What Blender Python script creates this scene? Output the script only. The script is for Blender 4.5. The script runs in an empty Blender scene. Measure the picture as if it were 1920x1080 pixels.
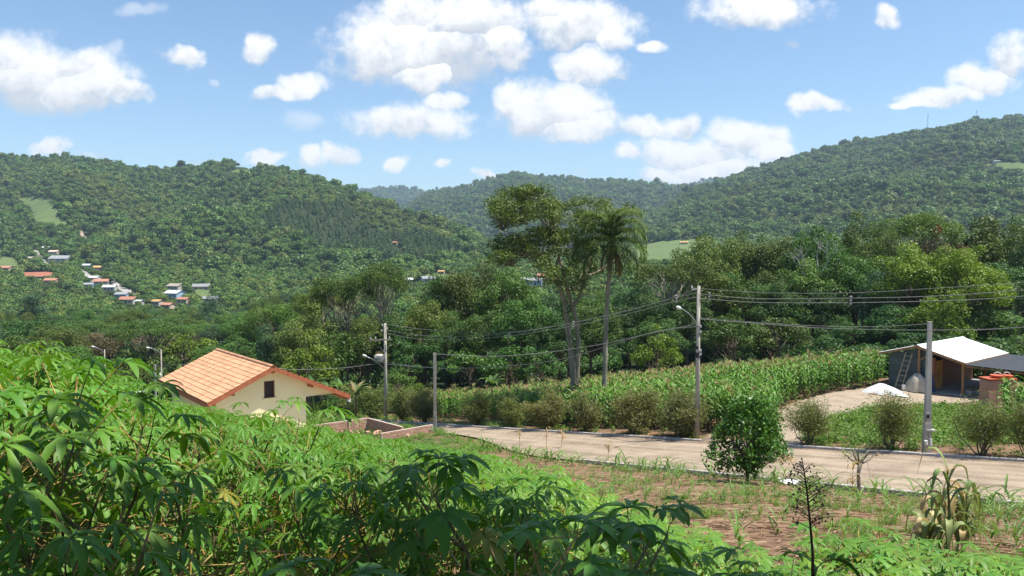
import bpy, math, random
import numpy as np
from mathutils import Vector, Matrix

scene = bpy.context.scene
COL = scene.collection
PI = math.pi
rad = math.radians
R = np.random.default_rng(7)
random.seed(7)

# ---------------------------------------------------------------- camera
FPX = 1478.0
PITCH = math.atan(70 / FPX)
cam_d = bpy.data.cameras.new('camera')
cam_d.sensor_width = 36
cam_d.lens = 36 * FPX / 1920
cam_d.clip_start = 0.05
cam_d.clip_end = 30000
cam = bpy.data.objects.new('camera', cam_d)
COL.objects.link(cam)
cam.location = (0, 0, 0)
cam.rotation_euler = (PI / 2 - PITCH, 0, 0)
scene.camera = cam

# ---------------------------------------------------------------- light
SUN_EL, SUN_AZ = rad(67), rad(97)          # azimuth clockwise from the view direction (+Y)
EXPOSURE = 0.8
world = bpy.data.worlds.new('World')
scene.world = world
world.use_nodes = True
scene.view_settings.view_transform = 'Standard'
scene.view_settings.look = 'None'
scene.view_settings.exposure = EXPOSURE
scene.view_settings.gamma = 1
scene.view_settings.use_curve_mapping = False
SKY_STRENGTH = 0.092
sun_d = bpy.data.lights.new('sun', 'SUN')
sun_d.energy = 5.0
sun_d.angle = rad(0.53)
sun_d.color = (1.0, 0.95, 0.86)
sun = bpy.data.objects.new('sun', sun_d)
COL.objects.link(sun)
sdir = Vector((math.sin(SUN_AZ) * math.cos(SUN_EL), math.cos(SUN_AZ) * math.cos(SUN_EL), math.sin(SUN_EL)))
sun.rotation_euler = sdir.to_track_quat('Z', 'Y').to_euler()
sun.location = (30, -10, 60)

CY = scene.cycles
CY.max_bounces = 6
CY.diffuse_bounces = 3
CY.glossy_bounces = 2
CY.transmission_bounces = 4
CY.transparent_max_bounces = 8
CY.volume_bounces = 0
CY.use_adaptive_sampling = True
CY.adaptive_threshold = 0.015
CY.use_denoising = True
CY.caustics_reflective = False
CY.caustics_refractive = False

# world: sky texture with cumulus puffs placed by direction
wt = world.node_tree
wn, wl = wt.nodes, wt.links
wn.clear()
def N(tree, kind, **kw):
    n = tree.nodes.new(kind)
    for k, v in kw.items():
        setattr(n, k, v)
    return n
sky = N(wt, 'ShaderNodeTexSky', sky_type='NISHITA', sun_disc=False)
sky.sun_elevation = SUN_EL
sky.sun_rotation = SUN_AZ
sky.altitude = 0
sky.air_density = 1.0
sky.dust_density = 0.4
sky.ozone_density = 1.0
tc = N(wt, 'ShaderNodeTexCoord')
sep = N(wt, 'ShaderNodeSeparateXYZ')
wl.new(tc.outputs['Generated'], sep.inputs[0])

def wmath(op, a, b=None, c=None, clamp=False):
    n = N(wt, 'ShaderNodeMath', operation=op)
    n.use_clamp = clamp
    for i, v in enumerate((a, b, c)):
        if v is None: continue
        if isinstance(v, (int, float)): n.inputs[i].default_value = v
        else: wl.new(v, n.inputs[i])
    return n.outputs[0]
ysafe = wmath('MAXIMUM', sep.outputs[1], 0.02)
qx = wmath('DIVIDE', sep.outputs[0], ysafe)
qz = wmath('DIVIDE', sep.outputs[2], ysafe)
comb = N(wt, 'ShaderNodeCombineXYZ')
wl.new(qx, comb.inputs[0]); wl.new(qz, comb.inputs[1])
def wnoise(vec, scale, detail, rough, dim='3D'):
    n = N(wt, 'ShaderNodeTexNoise', noise_dimensions=dim)
    wl.new(vec, n.inputs['Vector'])
    n.inputs['Scale'].default_value = scale
    n.inputs['Detail'].default_value = detail
    n.inputs['Roughness'].default_value = rough
    return n
warp = wnoise(comb.outputs[0], 9.0, 3.5, 0.6)
wsub = N(wt, 'ShaderNodeVectorMath', operation='SUBTRACT')
wl.new(warp.outputs['Color'], wsub.inputs[0]); wsub.inputs[1].default_value = (.5, .5, .5)
wsc = N(wt, 'ShaderNodeVectorMath', operation='MULTIPLY')
wl.new(wsub.outputs[0], wsc.inputs[0]); wsc.inputs[1].default_value = (.10, .075, 0)
wad = N(wt, 'ShaderNodeVectorMath', operation='ADD')
wl.new(comb.outputs[0], wad.inputs[0]); wl.new(wsc.outputs[0], wad.inputs[1])
QV = wad.outputs[0]
PUFFS = [(60,128,110,66),(160,150,105,56),(15,110,70,50),(130,112,50,36),(225,172,55,26),(485,77,30,27),(343,104,32,20),
 (580,158,48,28),(530,180,55,18),(800,80,175,78),(700,95,88,56),(790,20,70,50),(870,40,120,72),(790,130,65,42),(940,90,50,45),
 (765,235,112,34),(830,190,42,20),(1085,35,112,48),(1150,60,50,28),(1030,10,60,30),(1105,120,76,36),(1050,130,25,20),
 (1030,205,102,55),(960,190,35,35),(1070,235,80,33),(1200,240,72,26),(1290,235,48,22),(1300,290,130,36),(1400,270,84,38),
 (1170,292,34,16),(1230,330,50,16),(1330,322,110,28),(1440,290,62,25),(1420,25,112,38),(1655,20,26,22),(1530,200,52,19),
 (1780,170,75,24),(1850,140,64,34),(1905,95,46,38),(1720,182,38,10),(85,270,42,20),(490,297,28,14),(575,303,36,18),
 (640,293,36,18),(745,308,22,13),(830,315,20,10),(910,330,30,9),(1228,75,22,13)]
THIN = [(580,238,42,18),(1495,98,18,8),(215,85,22,13),(385,300,28,9),(170,285,40,10),(1090,328,20,6),(400,150,16,7),(260,10,40,14)]
def px2q(px, py):
    # direction of a pixel as (x/y, z/y)
    dx = (px - 960) / FPX; dv = (540 - py) / FPX
    y = math.cos(PITCH) + math.sin(PITCH) * dv
    z = -math.sin(PITCH) + math.cos(PITCH) * dv
    return dx / y, z / y
# clouds go on beyond the frame in the same manner
rc = random.Random(3)
for k in range(20):
    side = rc.choice((-1, 1)) if k < 14 else 0
    if side:
        c = (960 + side * rc.uniform(1080, 2400), rc.uniform(-500, 330))
    else:
        c = (rc.uniform(-600, 2500), rc.uniform(-1300, -90))
    for j in range(1):
        PUFFS.append((c[0] + rc.uniform(-90, 90), c[1] + rc.uniform(-30, 30), rc.uniform(60, 150), rc.uniform(30, 60)))
dens = None
def puff_field(lst, want_y=False):
    dens = ysel = None
    for (px, py, rx, ry) in lst:
        qc = px2q(px, py)
        m = N(wt, 'ShaderNodeVectorMath', operation='MULTIPLY_ADD')
        wl.new(QV, m.inputs[0])
        sx, sy = FPX / (rx * 1.17), FPX / (ry * 1.2)
        m.inputs[1].default_value = (sx, sy, 0)
        m.inputs[2].default_value = (-qc[0] * sx, -qc[1] * sy, 0)
        dt = N(wt, 'ShaderNodeVectorMath', operation='DOT_PRODUCT')
        wl.new(m.outputs[0], dt.inputs[0]); wl.new(m.outputs[0], dt.inputs[1])
        v = dt.outputs['Value']
        if not want_y:
            dens = v if dens is None else wmath('SMOOTH_MIN', dens, v, 0.18)
            continue
        dy = N(wt, 'ShaderNodeVectorMath', operation='DOT_PRODUCT')
        wl.new(m.outputs[0], dy.inputs[0]); dy.inputs[1].default_value = (0, ry / 50.0, 0)
        yv = dy.outputs['Value']
        if dens is None: dens, ysel = v, yv
        else:
            k = wmath('LESS_THAN', v, dens)
            mx = N(wt, 'ShaderNodeMix', data_type='FLOAT')
            wl.new(k, mx.inputs[0]); wl.new(ysel, mx.inputs[2]); wl.new(yv, mx.inputs[3]); ysel = mx.outputs[0]
            dens = wmath('SMOOTH_MIN', dens, v, 0.18)
    if want_y: return wmath('SUBTRACT', 1.0, dens), ysel
    return wmath('SUBTRACT', 1.0, dens)
d_main, y_main = puff_field(PUFFS, True)
d_thin = puff_field(THIN)
fine = wnoise(comb.outputs[0], 17.0, 9.0, 0.63)
soft = wnoise(comb.outputs[0], 7.0, 3.0, 0.5)
fine2 = wnoise(comb.outputs[0], 52.0, 8.0, 0.62)
nz = wmath('SUBTRACT', wmath('MULTIPLY_ADD', fine2.outputs['Fac'], 0.42, wmath('MULTIPLY', fine.outputs['Fac'], 0.72)), 0.57)
dm = wmath('ADD', d_main, wmath('MULTIPLY', nz, 2.5))
a1 = N(wt, 'ShaderNodeMapRange', interpolation_type='SMOOTHSTEP')
wl.new(dm, a1.inputs['Value'])
a1.inputs['From Min'].default_value = -0.08; a1.inputs['From Max'].default_value = 0.85
dtn = wmath('ADD', d_thin, wmath('MULTIPLY', nz, 1.6))
a2 = N(wt, 'ShaderNodeMapRange', interpolation_type='SMOOTHSTEP')
wl.new(dtn, a2.inputs['Value'])
a2.inputs['From Min'].default_value = -0.1; a2.inputs['From Max'].default_value = 1.1; a2.inputs['To Max'].default_value = 0.4
alpha = wmath('MAXIMUM', a1.outputs[0], a2.outputs[0])
alpha = wmath('MULTIPLY', alpha, wmath('GREATER_THAN', sep.outputs[1], 0.03))
shade = N(wt, 'ShaderNodeMapRange', interpolation_type='SMOOTHSTEP')
wl.new(wmath('ADD', wmath('MULTIPLY_ADD', y_main, 0.55, 0.25), wmath('MULTIPLY_ADD', nz, 1.6, 0.55)), shade.inputs['Value'])
shade.inputs['From Min'].default_value = 0.35; shade.inputs['From Max'].default_value = 0.95
ccol = N(wt, 'ShaderNodeMix', data_type='RGBA')
wl.new(shade.outputs[0], ccol.inputs['Factor'])
ccol.inputs[6].default_value = (4.3, 4.55, 4.9, 1)
ccol.inputs[7].default_value = (7.0, 7.0, 7.0, 1)
hz = N(wt, 'ShaderNodeMapRange')
wl.new(sep.outputs[2], hz.inputs['Value'])
hz.inputs['From Min'].default_value = 0.0; hz.inputs['From Max'].default_value = 0.36
skm = N(wt, 'ShaderNodeMix', data_type='RGBA', blend_type='MULTIPLY')
skm.inputs['Factor'].default_value = 1.0
wl.new(sky.outputs[0], skm.inputs[6])
SKYTINT = skm.inputs[7]
SKYTINT.default_value = (.84, .97, 1.05, 1)
cmix = N(wt, 'ShaderNodeMix', data_type='RGBA')
wl.new(alpha, cmix.inputs['Factor'])
wl.new(skm.outputs[2], cmix.inputs[6])
wl.new(ccol.outputs[2], cmix.inputs[7])
bg = N(wt, 'ShaderNodeBackground')
bg.inputs['Strength'].default_value = SKY_STRENGTH
wl.new(cmix.outputs[2], bg.inputs['Color'])
wo = N(wt, 'ShaderNodeOutputWorld')
wl.new(bg.outputs[0], wo.inputs['Surface'])

# ---------------------------------------------------------------- pixel <-> world helpers
CP, SP = math.cos(PITCH), math.sin(PITCH)
def P(px, py, d):
    """point seen at a photo pixel at depth y = d"""
    dx = (px - 960) / FPX; dv = (540 - py) / FPX
    y = CP + SP * dv; z = -SP + CP * dv
    return np.array((dx * d / y, d, z * d / y))
def proj(x, y, z):
    f = y * CP - z * SP
    u = y * SP + z * CP
    return 960 + FPX * x / f, 540 - FPX * u / f
def zpx(py, d):
    dv = (540 - py) / FPX
    return (-SP + CP * dv) / (CP + SP * dv) * d

# ---------------------------------------------------------------- terrain
def road_sw(x, y):
    dx, dy = x - 11.4, y - 48.0
    return -.655 * dx + .755 * dy, -.755 * dx - .655 * dy
def road_xy(s, w):
    return 11.4 - .655 * s - .755 * w, 48 + .755 * s - .655 * w
def road_w1(s):
    s = np.asarray(s, float)
    return 8.7 - 4.2 * sst(4, 19, s) - 1.7 * sst(17, 28, s)
def sst(a, b, v):
    t = np.clip((v - a) / (b - a), 0, 1); return t * t * (3 - 2 * t)
def road_z(s):
    s = np.clip(s, -45, 60)
    return -11.5 - .131 * s
ctrl = []
for s in (-45, -30, -15, 0, 15, 30, 45):
    for w in (1, 9):
        x, y = road_xy(s, w); ctrl.append((x, y, float(road_z(s)) + (1.05 if w == 9 and s in (15, 30) else 0)))
ctrl += [(0,0,-1.6),(-6,0,-1.6),(6,0,-1.7),(0,-15,1.5),(-25,-15,1.5),(25,-15,1.5),(0,8,-3.55),(-8,8,-3.6),(8,8,-3.6),(0,18,-5.9),
 (-10,18,-6.0),(-18,10,-4),(-30,20,-6.5),(10,18,-6.1),(0,28,-8.6),(8,30,-8.9),(-12,38,-10.6),(-18,44,-10.9),(-8,43,-11.0),(-7,50,-12.4),
 (-11,53,-12.6),(-30,45,-11.8),(-45,60,-15),(20,75,-13.3),(-5,80,-16.8),(34,68,-11.8),(32,58,-10.4),(45,60,-10.2),(28,55,-10.5),
 (24,48,-10.4),(28,60,-10.32),(26,56,-10.4),(33,65,-10.5),(30,53,-10.35),(38,56,-10.2),(5,75,-15.4),(60,75,-11),(-35,95,-20.5),(10,100,-16.8),(40,100,-13.5),(80,100,-12),(-60,100,-21),(0,150,-21),
 (60,150,-16),(120,150,-12),(-100,150,-23.5),(220,150,-10),(-220,150,-24),(-30,150,-22.5),(-60,20,-7),(60,20,-5),(80,40,-6),(-80,-35,5),(80,-35,5)]
ctrl = np.array(ctrl, float)
def tps_k(r2):
    return np.where(r2 > 1e-9, r2 * np.log(r2 + 1e-12), 0) * 0.5
def tps_fit(c):
    n = len(c); X = c[:, :2] / 50.0
    r2 = ((X[:, None] - X[None]) ** 2).sum(-1)
    K = tps_k(r2) + np.eye(n) * 2e-4
    Q = np.c_[np.ones(n), X]
    A = np.block([[K, Q], [Q.T, np.zeros((3, 3))]])
    return np.linalg.solve(A, np.r_[c[:, 2], 0, 0, 0])
TW = tps_fit(ctrl)
CX = ctrl[:, :2] / 50.0
def sst(a, b, v):
    t = np.clip((v - a) / (b - a), 0, 1); return t * t * (3 - 2 * t)
def near_z(x, y):
    X = np.stack([x, y], -1) / 50.0
    z = TW[-3] + TW[-2] * X[..., 0] + TW[-1] * X[..., 1]
    for i in range(len(CX)):
        r2 = ((X - CX[i]) ** 2).sum(-1)
        z = z + TW[i] * tps_k(r2)
    rise = np.minimum(.17 * np.maximum(0, -x - 1.2), 2.4) * np.clip((33 - y) / 13, 0, 1)
    z = z + rise
    s, w = road_sw(x, y)
    m = sst(-.9, .3, w) * (1 - sst(road_w1(s) + .6, road_w1(s) + 2.0 + 1.6 * sst(4, 12, s), w)) * sst(-80, -60, s) * (1 - sst(48, 58, s))
    return z * (1 - m) + (road_z(s) - .10) * m
VC = np.array([-1.7, -.65, -.45, -.3, -.1, .05, .2, .5, 1.7])
VD = np.array([150, 250, 350, 550, 700, 900, 1500, 7000.])
VT = np.array([[-24,-24,-23.5,-23,-22,-20.5,-18,-15,-10],[-30,-31,-31,-29,-26,-23,-17,-13,-5],[-34,-36,-36,-32,-27,-24,-15,-10,0],
 [-30,-36,-36,-30,-21,-20,-10,-5,10],[-16,-20,-23,-22,-15,-14,-5,5,20],[0,-5,-10,-14,-10,-8,3,15,30],[20,10,0,-5,0,0,15,30,50],[0]*9], float)
def valley_z(c, d):
    ci = np.clip(np.interp(c, VC, np.arange(9)), 0, 7.9999)
    di = np.clip(np.interp(d, VD, np.arange(8)), 0, 6.9999)
    i0, j0 = ci.astype(int), di.astype(int)
    fi, fj = ci - i0, di - j0
    return (VT[j0, i0] * (1 - fi) + VT[j0, i0 + 1] * fi) * (1 - fj) + (VT[j0 + 1, i0] * (1 - fi) + VT[j0 + 1, i0 + 1] * fi) * fj
def cpx(px): return (np.asarray(px, float) - 960) / FPX
class Hill:
    def __init__(self, ridge, foot, zfoot, back, lift, p=1.0):
        self.pc = cpx([r[0] for r in ridge])
        self.d = np.array([r[2] for r in ridge], float)
        self.z = np.array([zpx(r[1] + lift, r[2]) for r in ridge])
        self.fc = cpx([r[0] for r in foot]); self.fd = np.array([r[1] for r in foot], float)
        self.zfoot, self.back, self.p = zfoot, back, p
    def ridge(self, c): return np.interp(c, self.pc, self.d), np.interp(c, self.pc, self.z), np.interp(c, self.fc, self.fd)
    def __call__(self, c, d):
        dr, zr, df = self.ridge(c)
        zf = valley_z(c, df) - 4 if self.zfoot is None else self.zfoot
        t = np.clip((d - df) / (dr - df), 0, 1)
        h = zf + (zr - zf) * (t ** self.p)
        x, y = c * d, d
        nzz = np.sin(x / 61 + 1.3 * np.sin(y / 97)) * .6 + np.sin((x + y) / 43 + 2) * .3 + np.sin(x / 23 + y / 71) * .2
        h = h + nzz * np.minimum(16, .09 * np.maximum(zr - zf, 0)) * (4 * t * (1 - t)) ** 1.2
        h = np.where(d > dr, zr - (d - dr) * self.back, h)
        h = np.where(d < df, zf - (df - d) * .5, h)
        return h
hillL = Hill([(-900,240,1700),(-300,262,1600),(0,287,1500),(60,292,1500),(125,291,1480),(200,300,1460),(260,314,1450),(330,312,1430),(380,308,1410),(430,300,1400),
 (470,308,1370),(520,313,1330),(560,322,1300),(620,341,1220),(680,361,1150),(730,379,1090),(780,397,1040),(830,414,1000),(880,433,960),(910,447,930),(960,470,900),(1020,500,880)],
 [(-900,820),(0,850),(250,700),(430,640),(680,610),(900,620),(1020,640)], None, .35, 7)
hillM = Hill([(560,470,3200),(700,420,3100),(760,383,3050),(800,364,3000),(830,355,2950),(860,349,2900),(900,340,2850),(930,329,2800),(950,324,2800),(958,319,2800),(972,318,2800),(985,322,2800),
 (1010,331,2800),(1060,333,2800),(1100,336,2800),(1150,335,2800),(1200,341,2800),(1260,346,2800),(1290,347,2800),(1400,356,2800),(1700,380,2800),(2400,400,2800)],
 [(560,1900),(900,1700),(1290,1800),(2400,2000)], 20, .4, 4, .9)
hillF = Hill([(300,380,4700),(560,360,4600),(690,352,4600),(740,347,4600),(770,350,4600),(795,357,4600),(830,351,4600),(870,350,4600),(1000,352,4600),(1230,352,4600),(1290,342,4600),
 (1330,334,4600),(1370,333,4600),(1450,336,4600),(1700,345,4600),(2400,360,4600)], [(300,3300),(2400,3300)], 40, .4, 3)
hillR = Hill([(1080,470,1350),(1150,440,1500),(1200,412,1700),(1250,380,1850),(1290,352,2000),(1330,342,2000),(1360,334,2000),(1400,319,2000),(1450,301,2000),(1500,286,1990),(1540,275,1980),(1600,262,1960),
 (1650,255,1930),(1700,246,1900),(1740,238,1880),(1800,227,1850),(1850,222,1820),(1900,215,1800),(1920,216,1790),(2100,205,1750),(2700,240,1700)],
 [(1080,980),(1150,960),(1290,900),(1600,820),(1920,780),(2700,780)], None, .35, 6)
HILLS = (hillL, hillR, hillM, hillF)
def far_z(x, y):
    d = np.maximum(y, 1.0); c = x / d
    z = valley_z(c, d)
    for h in HILLS:
        z = np.maximum(z, h(c, d))
    return z
def G(x, y):
    x = np.asarray(x, float); y = np.asarray(y, float)
    m = sst(115, 175, y)
    return near_z(x, y) * (1 - m) + far_z(x, np.maximum(y, 115)) * m
def g1(x, y): return float(G(np.array([x]), np.array([y]))[0])
def hit(px, py, d0=2.0, d1=5000.0):
    """first terrain point under a photo pixel"""
    ds = d0 * (d1 / d0) ** np.linspace(0, 1, 900)
    dx = (px - 960) / FPX; dv = (540 - py) / FPX
    yy = CP + SP * dv; zz = -SP + CP * dv
    X, Z = dx * ds / yy, zz * ds / yy
    below = Z < G(X, ds)
    i = int(np.argmax(below)) if below.any() else len(ds) - 1
    i = max(i, 1)
    a, b = ds[i - 1], ds[i]
    for _ in range(18):
        m = (a + b) / 2
        if zz * m / yy < g1(dx * m / yy, m): b = m
        else: a = m
    return np.array((dx * b / yy, b, g1(dx * b / yy, b)))
def in_poly(px, py, poly):
    px = np.asarray(px, float); py = np.asarray(py, float)
    inside = np.zeros(px.shape, bool); n = len(poly)
    for i in range(n):
        x1, y1 = poly[i]; x2, y2 = poly[(i + 1) % n]
        if y1 == y2: continue
        cond = ((y1 > py) != (y2 > py)) & (px < (x2 - x1) * (py - y1) / (y2 - y1) + x1)
        inside ^= cond
    return inside

# ---------------------------------------------------------------- object helpers
def make_mesh(name, V, F, mats=(), mi=None, tone=None, smooth=False):
    me = bpy.data.meshes.new(name)
    me.from_pydata([tuple(v) for v in V] if not isinstance(V, np.ndarray) else V.tolist(), [], F.tolist() if isinstance(F, np.ndarray) else F)
    for m in mats: me.materials.append(m)
    if mi is not None: me.polygons.foreach_set('material_index', np.asarray(mi, dtype=np.int32))
    if tone is not None:
        a = me.attributes.new('tone', 'FLOAT', 'POINT'); a.data.foreach_set('value', np.asarray(tone, dtype=np.float32))
    if smooth: me.polygons.foreach_set('use_smooth', np.ones(len(me.polygons), bool))
    me.update()
    return me
def obj(name, me, parent=None, loc=None, rot=None, scale=None, mat=None, label=None, kind=None):
    o = bpy.data.objects.new(name, me)
    COL.objects.link(o)
    if parent is not None: o.parent = parent
    if loc is not None: o.location = loc
    if rot is not None: o.rotation_euler = rot
    if scale is not None: o.scale = (scale,) * 3 if isinstance(scale, (int, float)) else scale
    if mat is not None:
        if len(me.materials) == 0: me.materials.append(mat)
        else:
            o.material_slots[0].link = 'OBJECT'; o.material_slots[0].material = mat
    if label: o['label'] = label
    if kind: o['kind'] = kind
    return o
def tag(o, label, cat, group=None):
    o['label'] = label; o['category'] = cat
    if group: o['group'] = group
    return o
def thing(name, label, cat, loc=(0, 0, 0), rotz=0.0, group=None, scale=None):
    o = bpy.data.objects.new(name, None); COL.objects.link(o)
    o.empty_display_size = .2
    o.location = loc; o.rotation_euler = (0, 0, rotz)
    if scale is not None: o.scale = (scale,) * 3 if isinstance(scale, (int, float)) else scale
    return tag(o, label, cat, group)
def struct(name, me, kind='structure', loc=None):
    o = obj(name, me, loc=loc); o['kind'] = kind; return o
class MB:
    def __init__(s): s.v = []; s.f = []; s.m = []; s.t = []
    def add(s, V, F, m=0, t=0.5):
        b = len(s.v)
        s.v += [tuple(map(float, p)) for p in V]
        s.f += [tuple(int(i) + b for i in q) for q in F]
        s.m += [m] * len(F)
        s.t += ([t] * len(V)) if isinstance(t, (int, float)) else list(t)
        return s
    def box(s, c, size, rot=None, m=0):
        hx, hy, hz = size[0] / 2, size[1] / 2, size[2] / 2
        V = [(x, y, z) for z in (-hz, hz) for (x, y) in ((-hx, -hy), (hx, -hy), (hx, hy), (-hx, hy))]
        if rot is not None: V = [tuple(rot @ Vector(v)) for v in V]
        V = [(v[0] + c[0], v[1] + c[1], v[2] + c[2]) for v in V]
        return s.add(V, [(3, 2, 1, 0), (4, 5, 6, 7), (0, 1, 5, 4), (1, 2, 6, 5), (2, 3, 7, 6), (3, 0, 4, 7)], m)
    def beam(s, a, b, w, h, m=0):
        a, b = Vector(a), Vector(b); d = b - a
        q = d.to_track_quat('X', 'Z').to_matrix()
        return s.box((a + b) / 2, (d.length, w, h), q, m)
    def tube(s, pts, radii, n=8, m=0, cap=True, t=0.5):
        pts = [Vector(p) for p in pts]; k = len(pts); V = []; F = []
        ref = Vector((0, 0, 1))
        for i, p in enumerate(pts):
            d = (pts[min(i + 1, k - 1)] - pts[max(i - 1, 0)])
            d = d.normalized() if d.length > 1e-9 else Vector((0, 0, 1))
            r = ref if abs(d.dot(ref)) < .95 else Vector((1, 0, 0))
            u = d.cross(r).normalized(); w = d.cross(u)
            rr = radii[i] if not isinstance(radii, (int, float)) else radii
            for j in range(n):
                a = 2 * PI * j / n
                V.append(p + (u * math.cos(a) + w * math.sin(a)) * rr)
        for i in range(k - 1):
            for j in range(n):
                a, b = i * n + j, i * n + (j + 1) % n
                F.append((a, b, b + n, a + n))
        if cap:
            F.append(tuple(range(n))[::-1]); F.append(tuple((k - 1) * n + j for j in range(n)))
        return s.add(V, F, m, t)
    def arrs(s, V, F, m=0, t=None):
        b = len(s.v)
        s.v += V.tolist(); s.f += (F + b).tolist(); s.m += [m] * len(F)
        s.t += ([.5] * len(V) if t is None else np.asarray(t).tolist())
        return s
    def mesh(s, name, mats, smooth=False):
        return make_mesh(name, s.v, s.f, mats, s.m, s.t, smooth)

# ---------------------------------------------------------------- materials
def mat_new(name):
    m = bpy.data.materials.new(name); m.use_nodes = True
    m.node_tree.nodes.clear()
    return m, m.node_tree
def lk(t, a, b): t.links.new(a, b)
def pmat(name, c1, c2=None, scale=4.0, rough=.8, bump=0.0, bscale=None, metal=0.0, detail=5, coords='Object', stretch=(1, 1, 1), rnd=0.0, spec=.3, c3=None):
    m, t = mat_new(name)
    out = N(t, 'ShaderNodeOutputMaterial'); b = N(t, 'ShaderNodeBsdfPrincipled')
    lk(t, b.outputs[0], out.inputs[0])
    b.inputs['Roughness'].default_value = rough; b.inputs['Metallic'].default_value = metal
    b.inputs['Specular IOR Level'].default_value = spec
    c2 = c2 or tuple(x * .75 for x in c1)
    co = N(t, 'ShaderNodeTexCoord'); mp = N(t, 'ShaderNodeMapping'); mp.inputs['Scale'].default_value = stretch
    lk(t, co.outputs[coords], mp.inputs[0])
    nz = N(t, 'ShaderNodeTexNoise'); nz.inputs['Scale'].default_value = scale; nz.inputs['Detail'].default_value = detail; nz.inputs['Roughness'].default_value = .6
    lk(t, mp.outputs[0], nz.inputs['Vector'])
    rp = N(t, 'ShaderNodeValToRGB')
    rp.color_ramp.elements[0].position = .32; rp.color_ramp.elements[0].color = (*c2, 1)
    rp.color_ramp.elements[1].position = .68; rp.color_ramp.elements[1].color = (*c1, 1)
    if c3:
        e = rp.color_ramp.elements.new(.8); e.color = (*c3, 1)
    lk(t, nz.outputs['Fac'], rp.inputs[0])
    col = rp.outputs[0]
    if rnd:
        oi = N(t, 'ShaderNodeObjectInfo'); mr = N(t, 'ShaderNodeMapRange')
        lk(t, oi.outputs['Random'], mr.inputs['Value']); mr.inputs['To Min'].default_value = 1 - rnd; mr.inputs['To Max'].default_value = 1 + rnd
        hs = N(t, 'ShaderNodeHueSaturation'); lk(t, col, hs.inputs['Color']); lk(t, mr.outputs[0], hs.inputs['Value']); col = hs.outputs[0]
    lk(t, col, b.inputs['Base Color'])
    if bump:
        n2 = N(t, 'ShaderNodeTexNoise'); n2.inputs['Scale'].default_value = bscale or scale * 4; n2.inputs['Detail'].default_value = 6
        lk(t, mp.outputs[0], n2.inputs['Vector'])
        bp = N(t, 'ShaderNodeBump'); bp.inputs['Strength'].default_value = bump; bp.inputs['Distance'].default_value = .05
        lk(t, n2.outputs['Fac'], bp.inputs['Height']); lk(t, bp.outputs[0], b.inputs['Normal'])
    return m
def leafmat(name, ca, cb, trans=.18, rnd=.22, rough=.48, tcol=None, spec=.24, hue=.012):
    m, t = mat_new(name)
    out = N(t, 'ShaderNodeOutputMaterial')
    at = N(t, 'ShaderNodeAttribute', attribute_name='tone')
    mx = N(t, 'ShaderNodeMix', data_type='RGBA'); lk(t, at.outputs['Fac'], mx.inputs['Factor'])
    mx.inputs[6].default_value = (*ca, 1); mx.inputs[7].default_value = (*cb, 1)
    oi = N(t, 'ShaderNodeObjectInfo')
    mr = N(t, 'ShaderNodeMapRange'); lk(t, oi.outputs['Random'], mr.inputs['Value'])
    mr.inputs['To Min'].default_value = 1 - rnd; mr.inputs['To Max'].default_value = 1 + rnd
    m2 = N(t, 'ShaderNodeMath', operation='MULTIPLY'); lk(t, oi.outputs['Random'], m2.inputs[0]); m2.inputs[1].default_value = 7.31
    fr = N(t, 'ShaderNodeMath', operation='FRACT'); lk(t, m2.outputs[0], fr.inputs[0])
    mh = N(t, 'ShaderNodeMapRange'); lk(t, fr.outputs[0], mh.inputs['Value'])
    mh.inputs['To Min'].default_value = .5 - hue; mh.inputs['To Max'].default_value = .5 + hue
    hs = N(t, 'ShaderNodeHueSaturation'); lk(t, mx.outputs[2], hs.inputs['Color']); lk(t, mr.outputs[0], hs.inputs['Value']); lk(t, mh.outputs[0], hs.inputs['Hue'])
    b = N(t, 'ShaderNodeBsdfPrincipled'); b.inputs['Roughness'].default_value = rough; b.inputs['Specular IOR Level'].default_value = spec
    lk(t, hs.outputs[0], b.inputs['Base Color'])
    tr = N(t, 'ShaderNodeBsdfTranslucent')
    tm = N(t, 'ShaderNodeMix', data_type='RGBA', blend_type='MULTIPLY'); tm.inputs['Factor'].default_value = 1
    lk(t, hs.outputs[0], tm.inputs[6]); tm.inputs[7].default_value = (*(tcol or (1.5, 1.45, .7)), 1)
    lk(t, tm.outputs[2], tr.inputs['Color'])
    ms = N(t, 'ShaderNodeMixShader'); ms.inputs[0].default_value = trans
    lk(t, b.outputs[0], ms.inputs[1]); lk(t, tr.outputs[0], ms.inputs[2]); lk(t, ms.outputs[0], out.inputs[0])
    return m
M = {}
M['bark'] = pmat('bark', (.22, .18, .13), (.10, .08, .055), 3, .95, .6, 14, stretch=(1, 1, .35))
M['bark_tan'] = pmat('bark_tan', (.34, .29, .215), (.17, .14, .10), 3, .95, .6, 14, stretch=(1, 1, .35))
M['bark_pale'] = pmat('bark_pale', (.36, .32, .25), (.17, .15, .11), 3, .95, .5, 14, stretch=(1, 1, .35))
M['dead_wood'] = pmat('dead_wood', (.44, .41, .36), (.28, .26, .22), 3, .95, .3)
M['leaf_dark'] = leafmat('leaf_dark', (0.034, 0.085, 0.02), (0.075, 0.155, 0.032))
M['leaf_mid'] = leafmat('leaf_mid', (0.046, 0.11, 0.019), (0.105, 0.195, 0.033))
M['leaf_olive'] = leafmat('leaf_olive', (0.068, 0.108, 0.019), (0.13, 0.182, 0.034))
M['leaf_lime'] = leafmat('leaf_lime', (0.085, 0.15, 0.014), (0.165, 0.245, 0.026), 0.22)
M['leaf_blue'] = leafmat('leaf_blue', (0.041, 0.089, 0.041), (0.084, 0.155, 0.065))
M['leaf_feather'] = leafmat('leaf_feather', (0.065, 0.115, 0.02), (0.12, 0.175, 0.032), 0.22)
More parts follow.
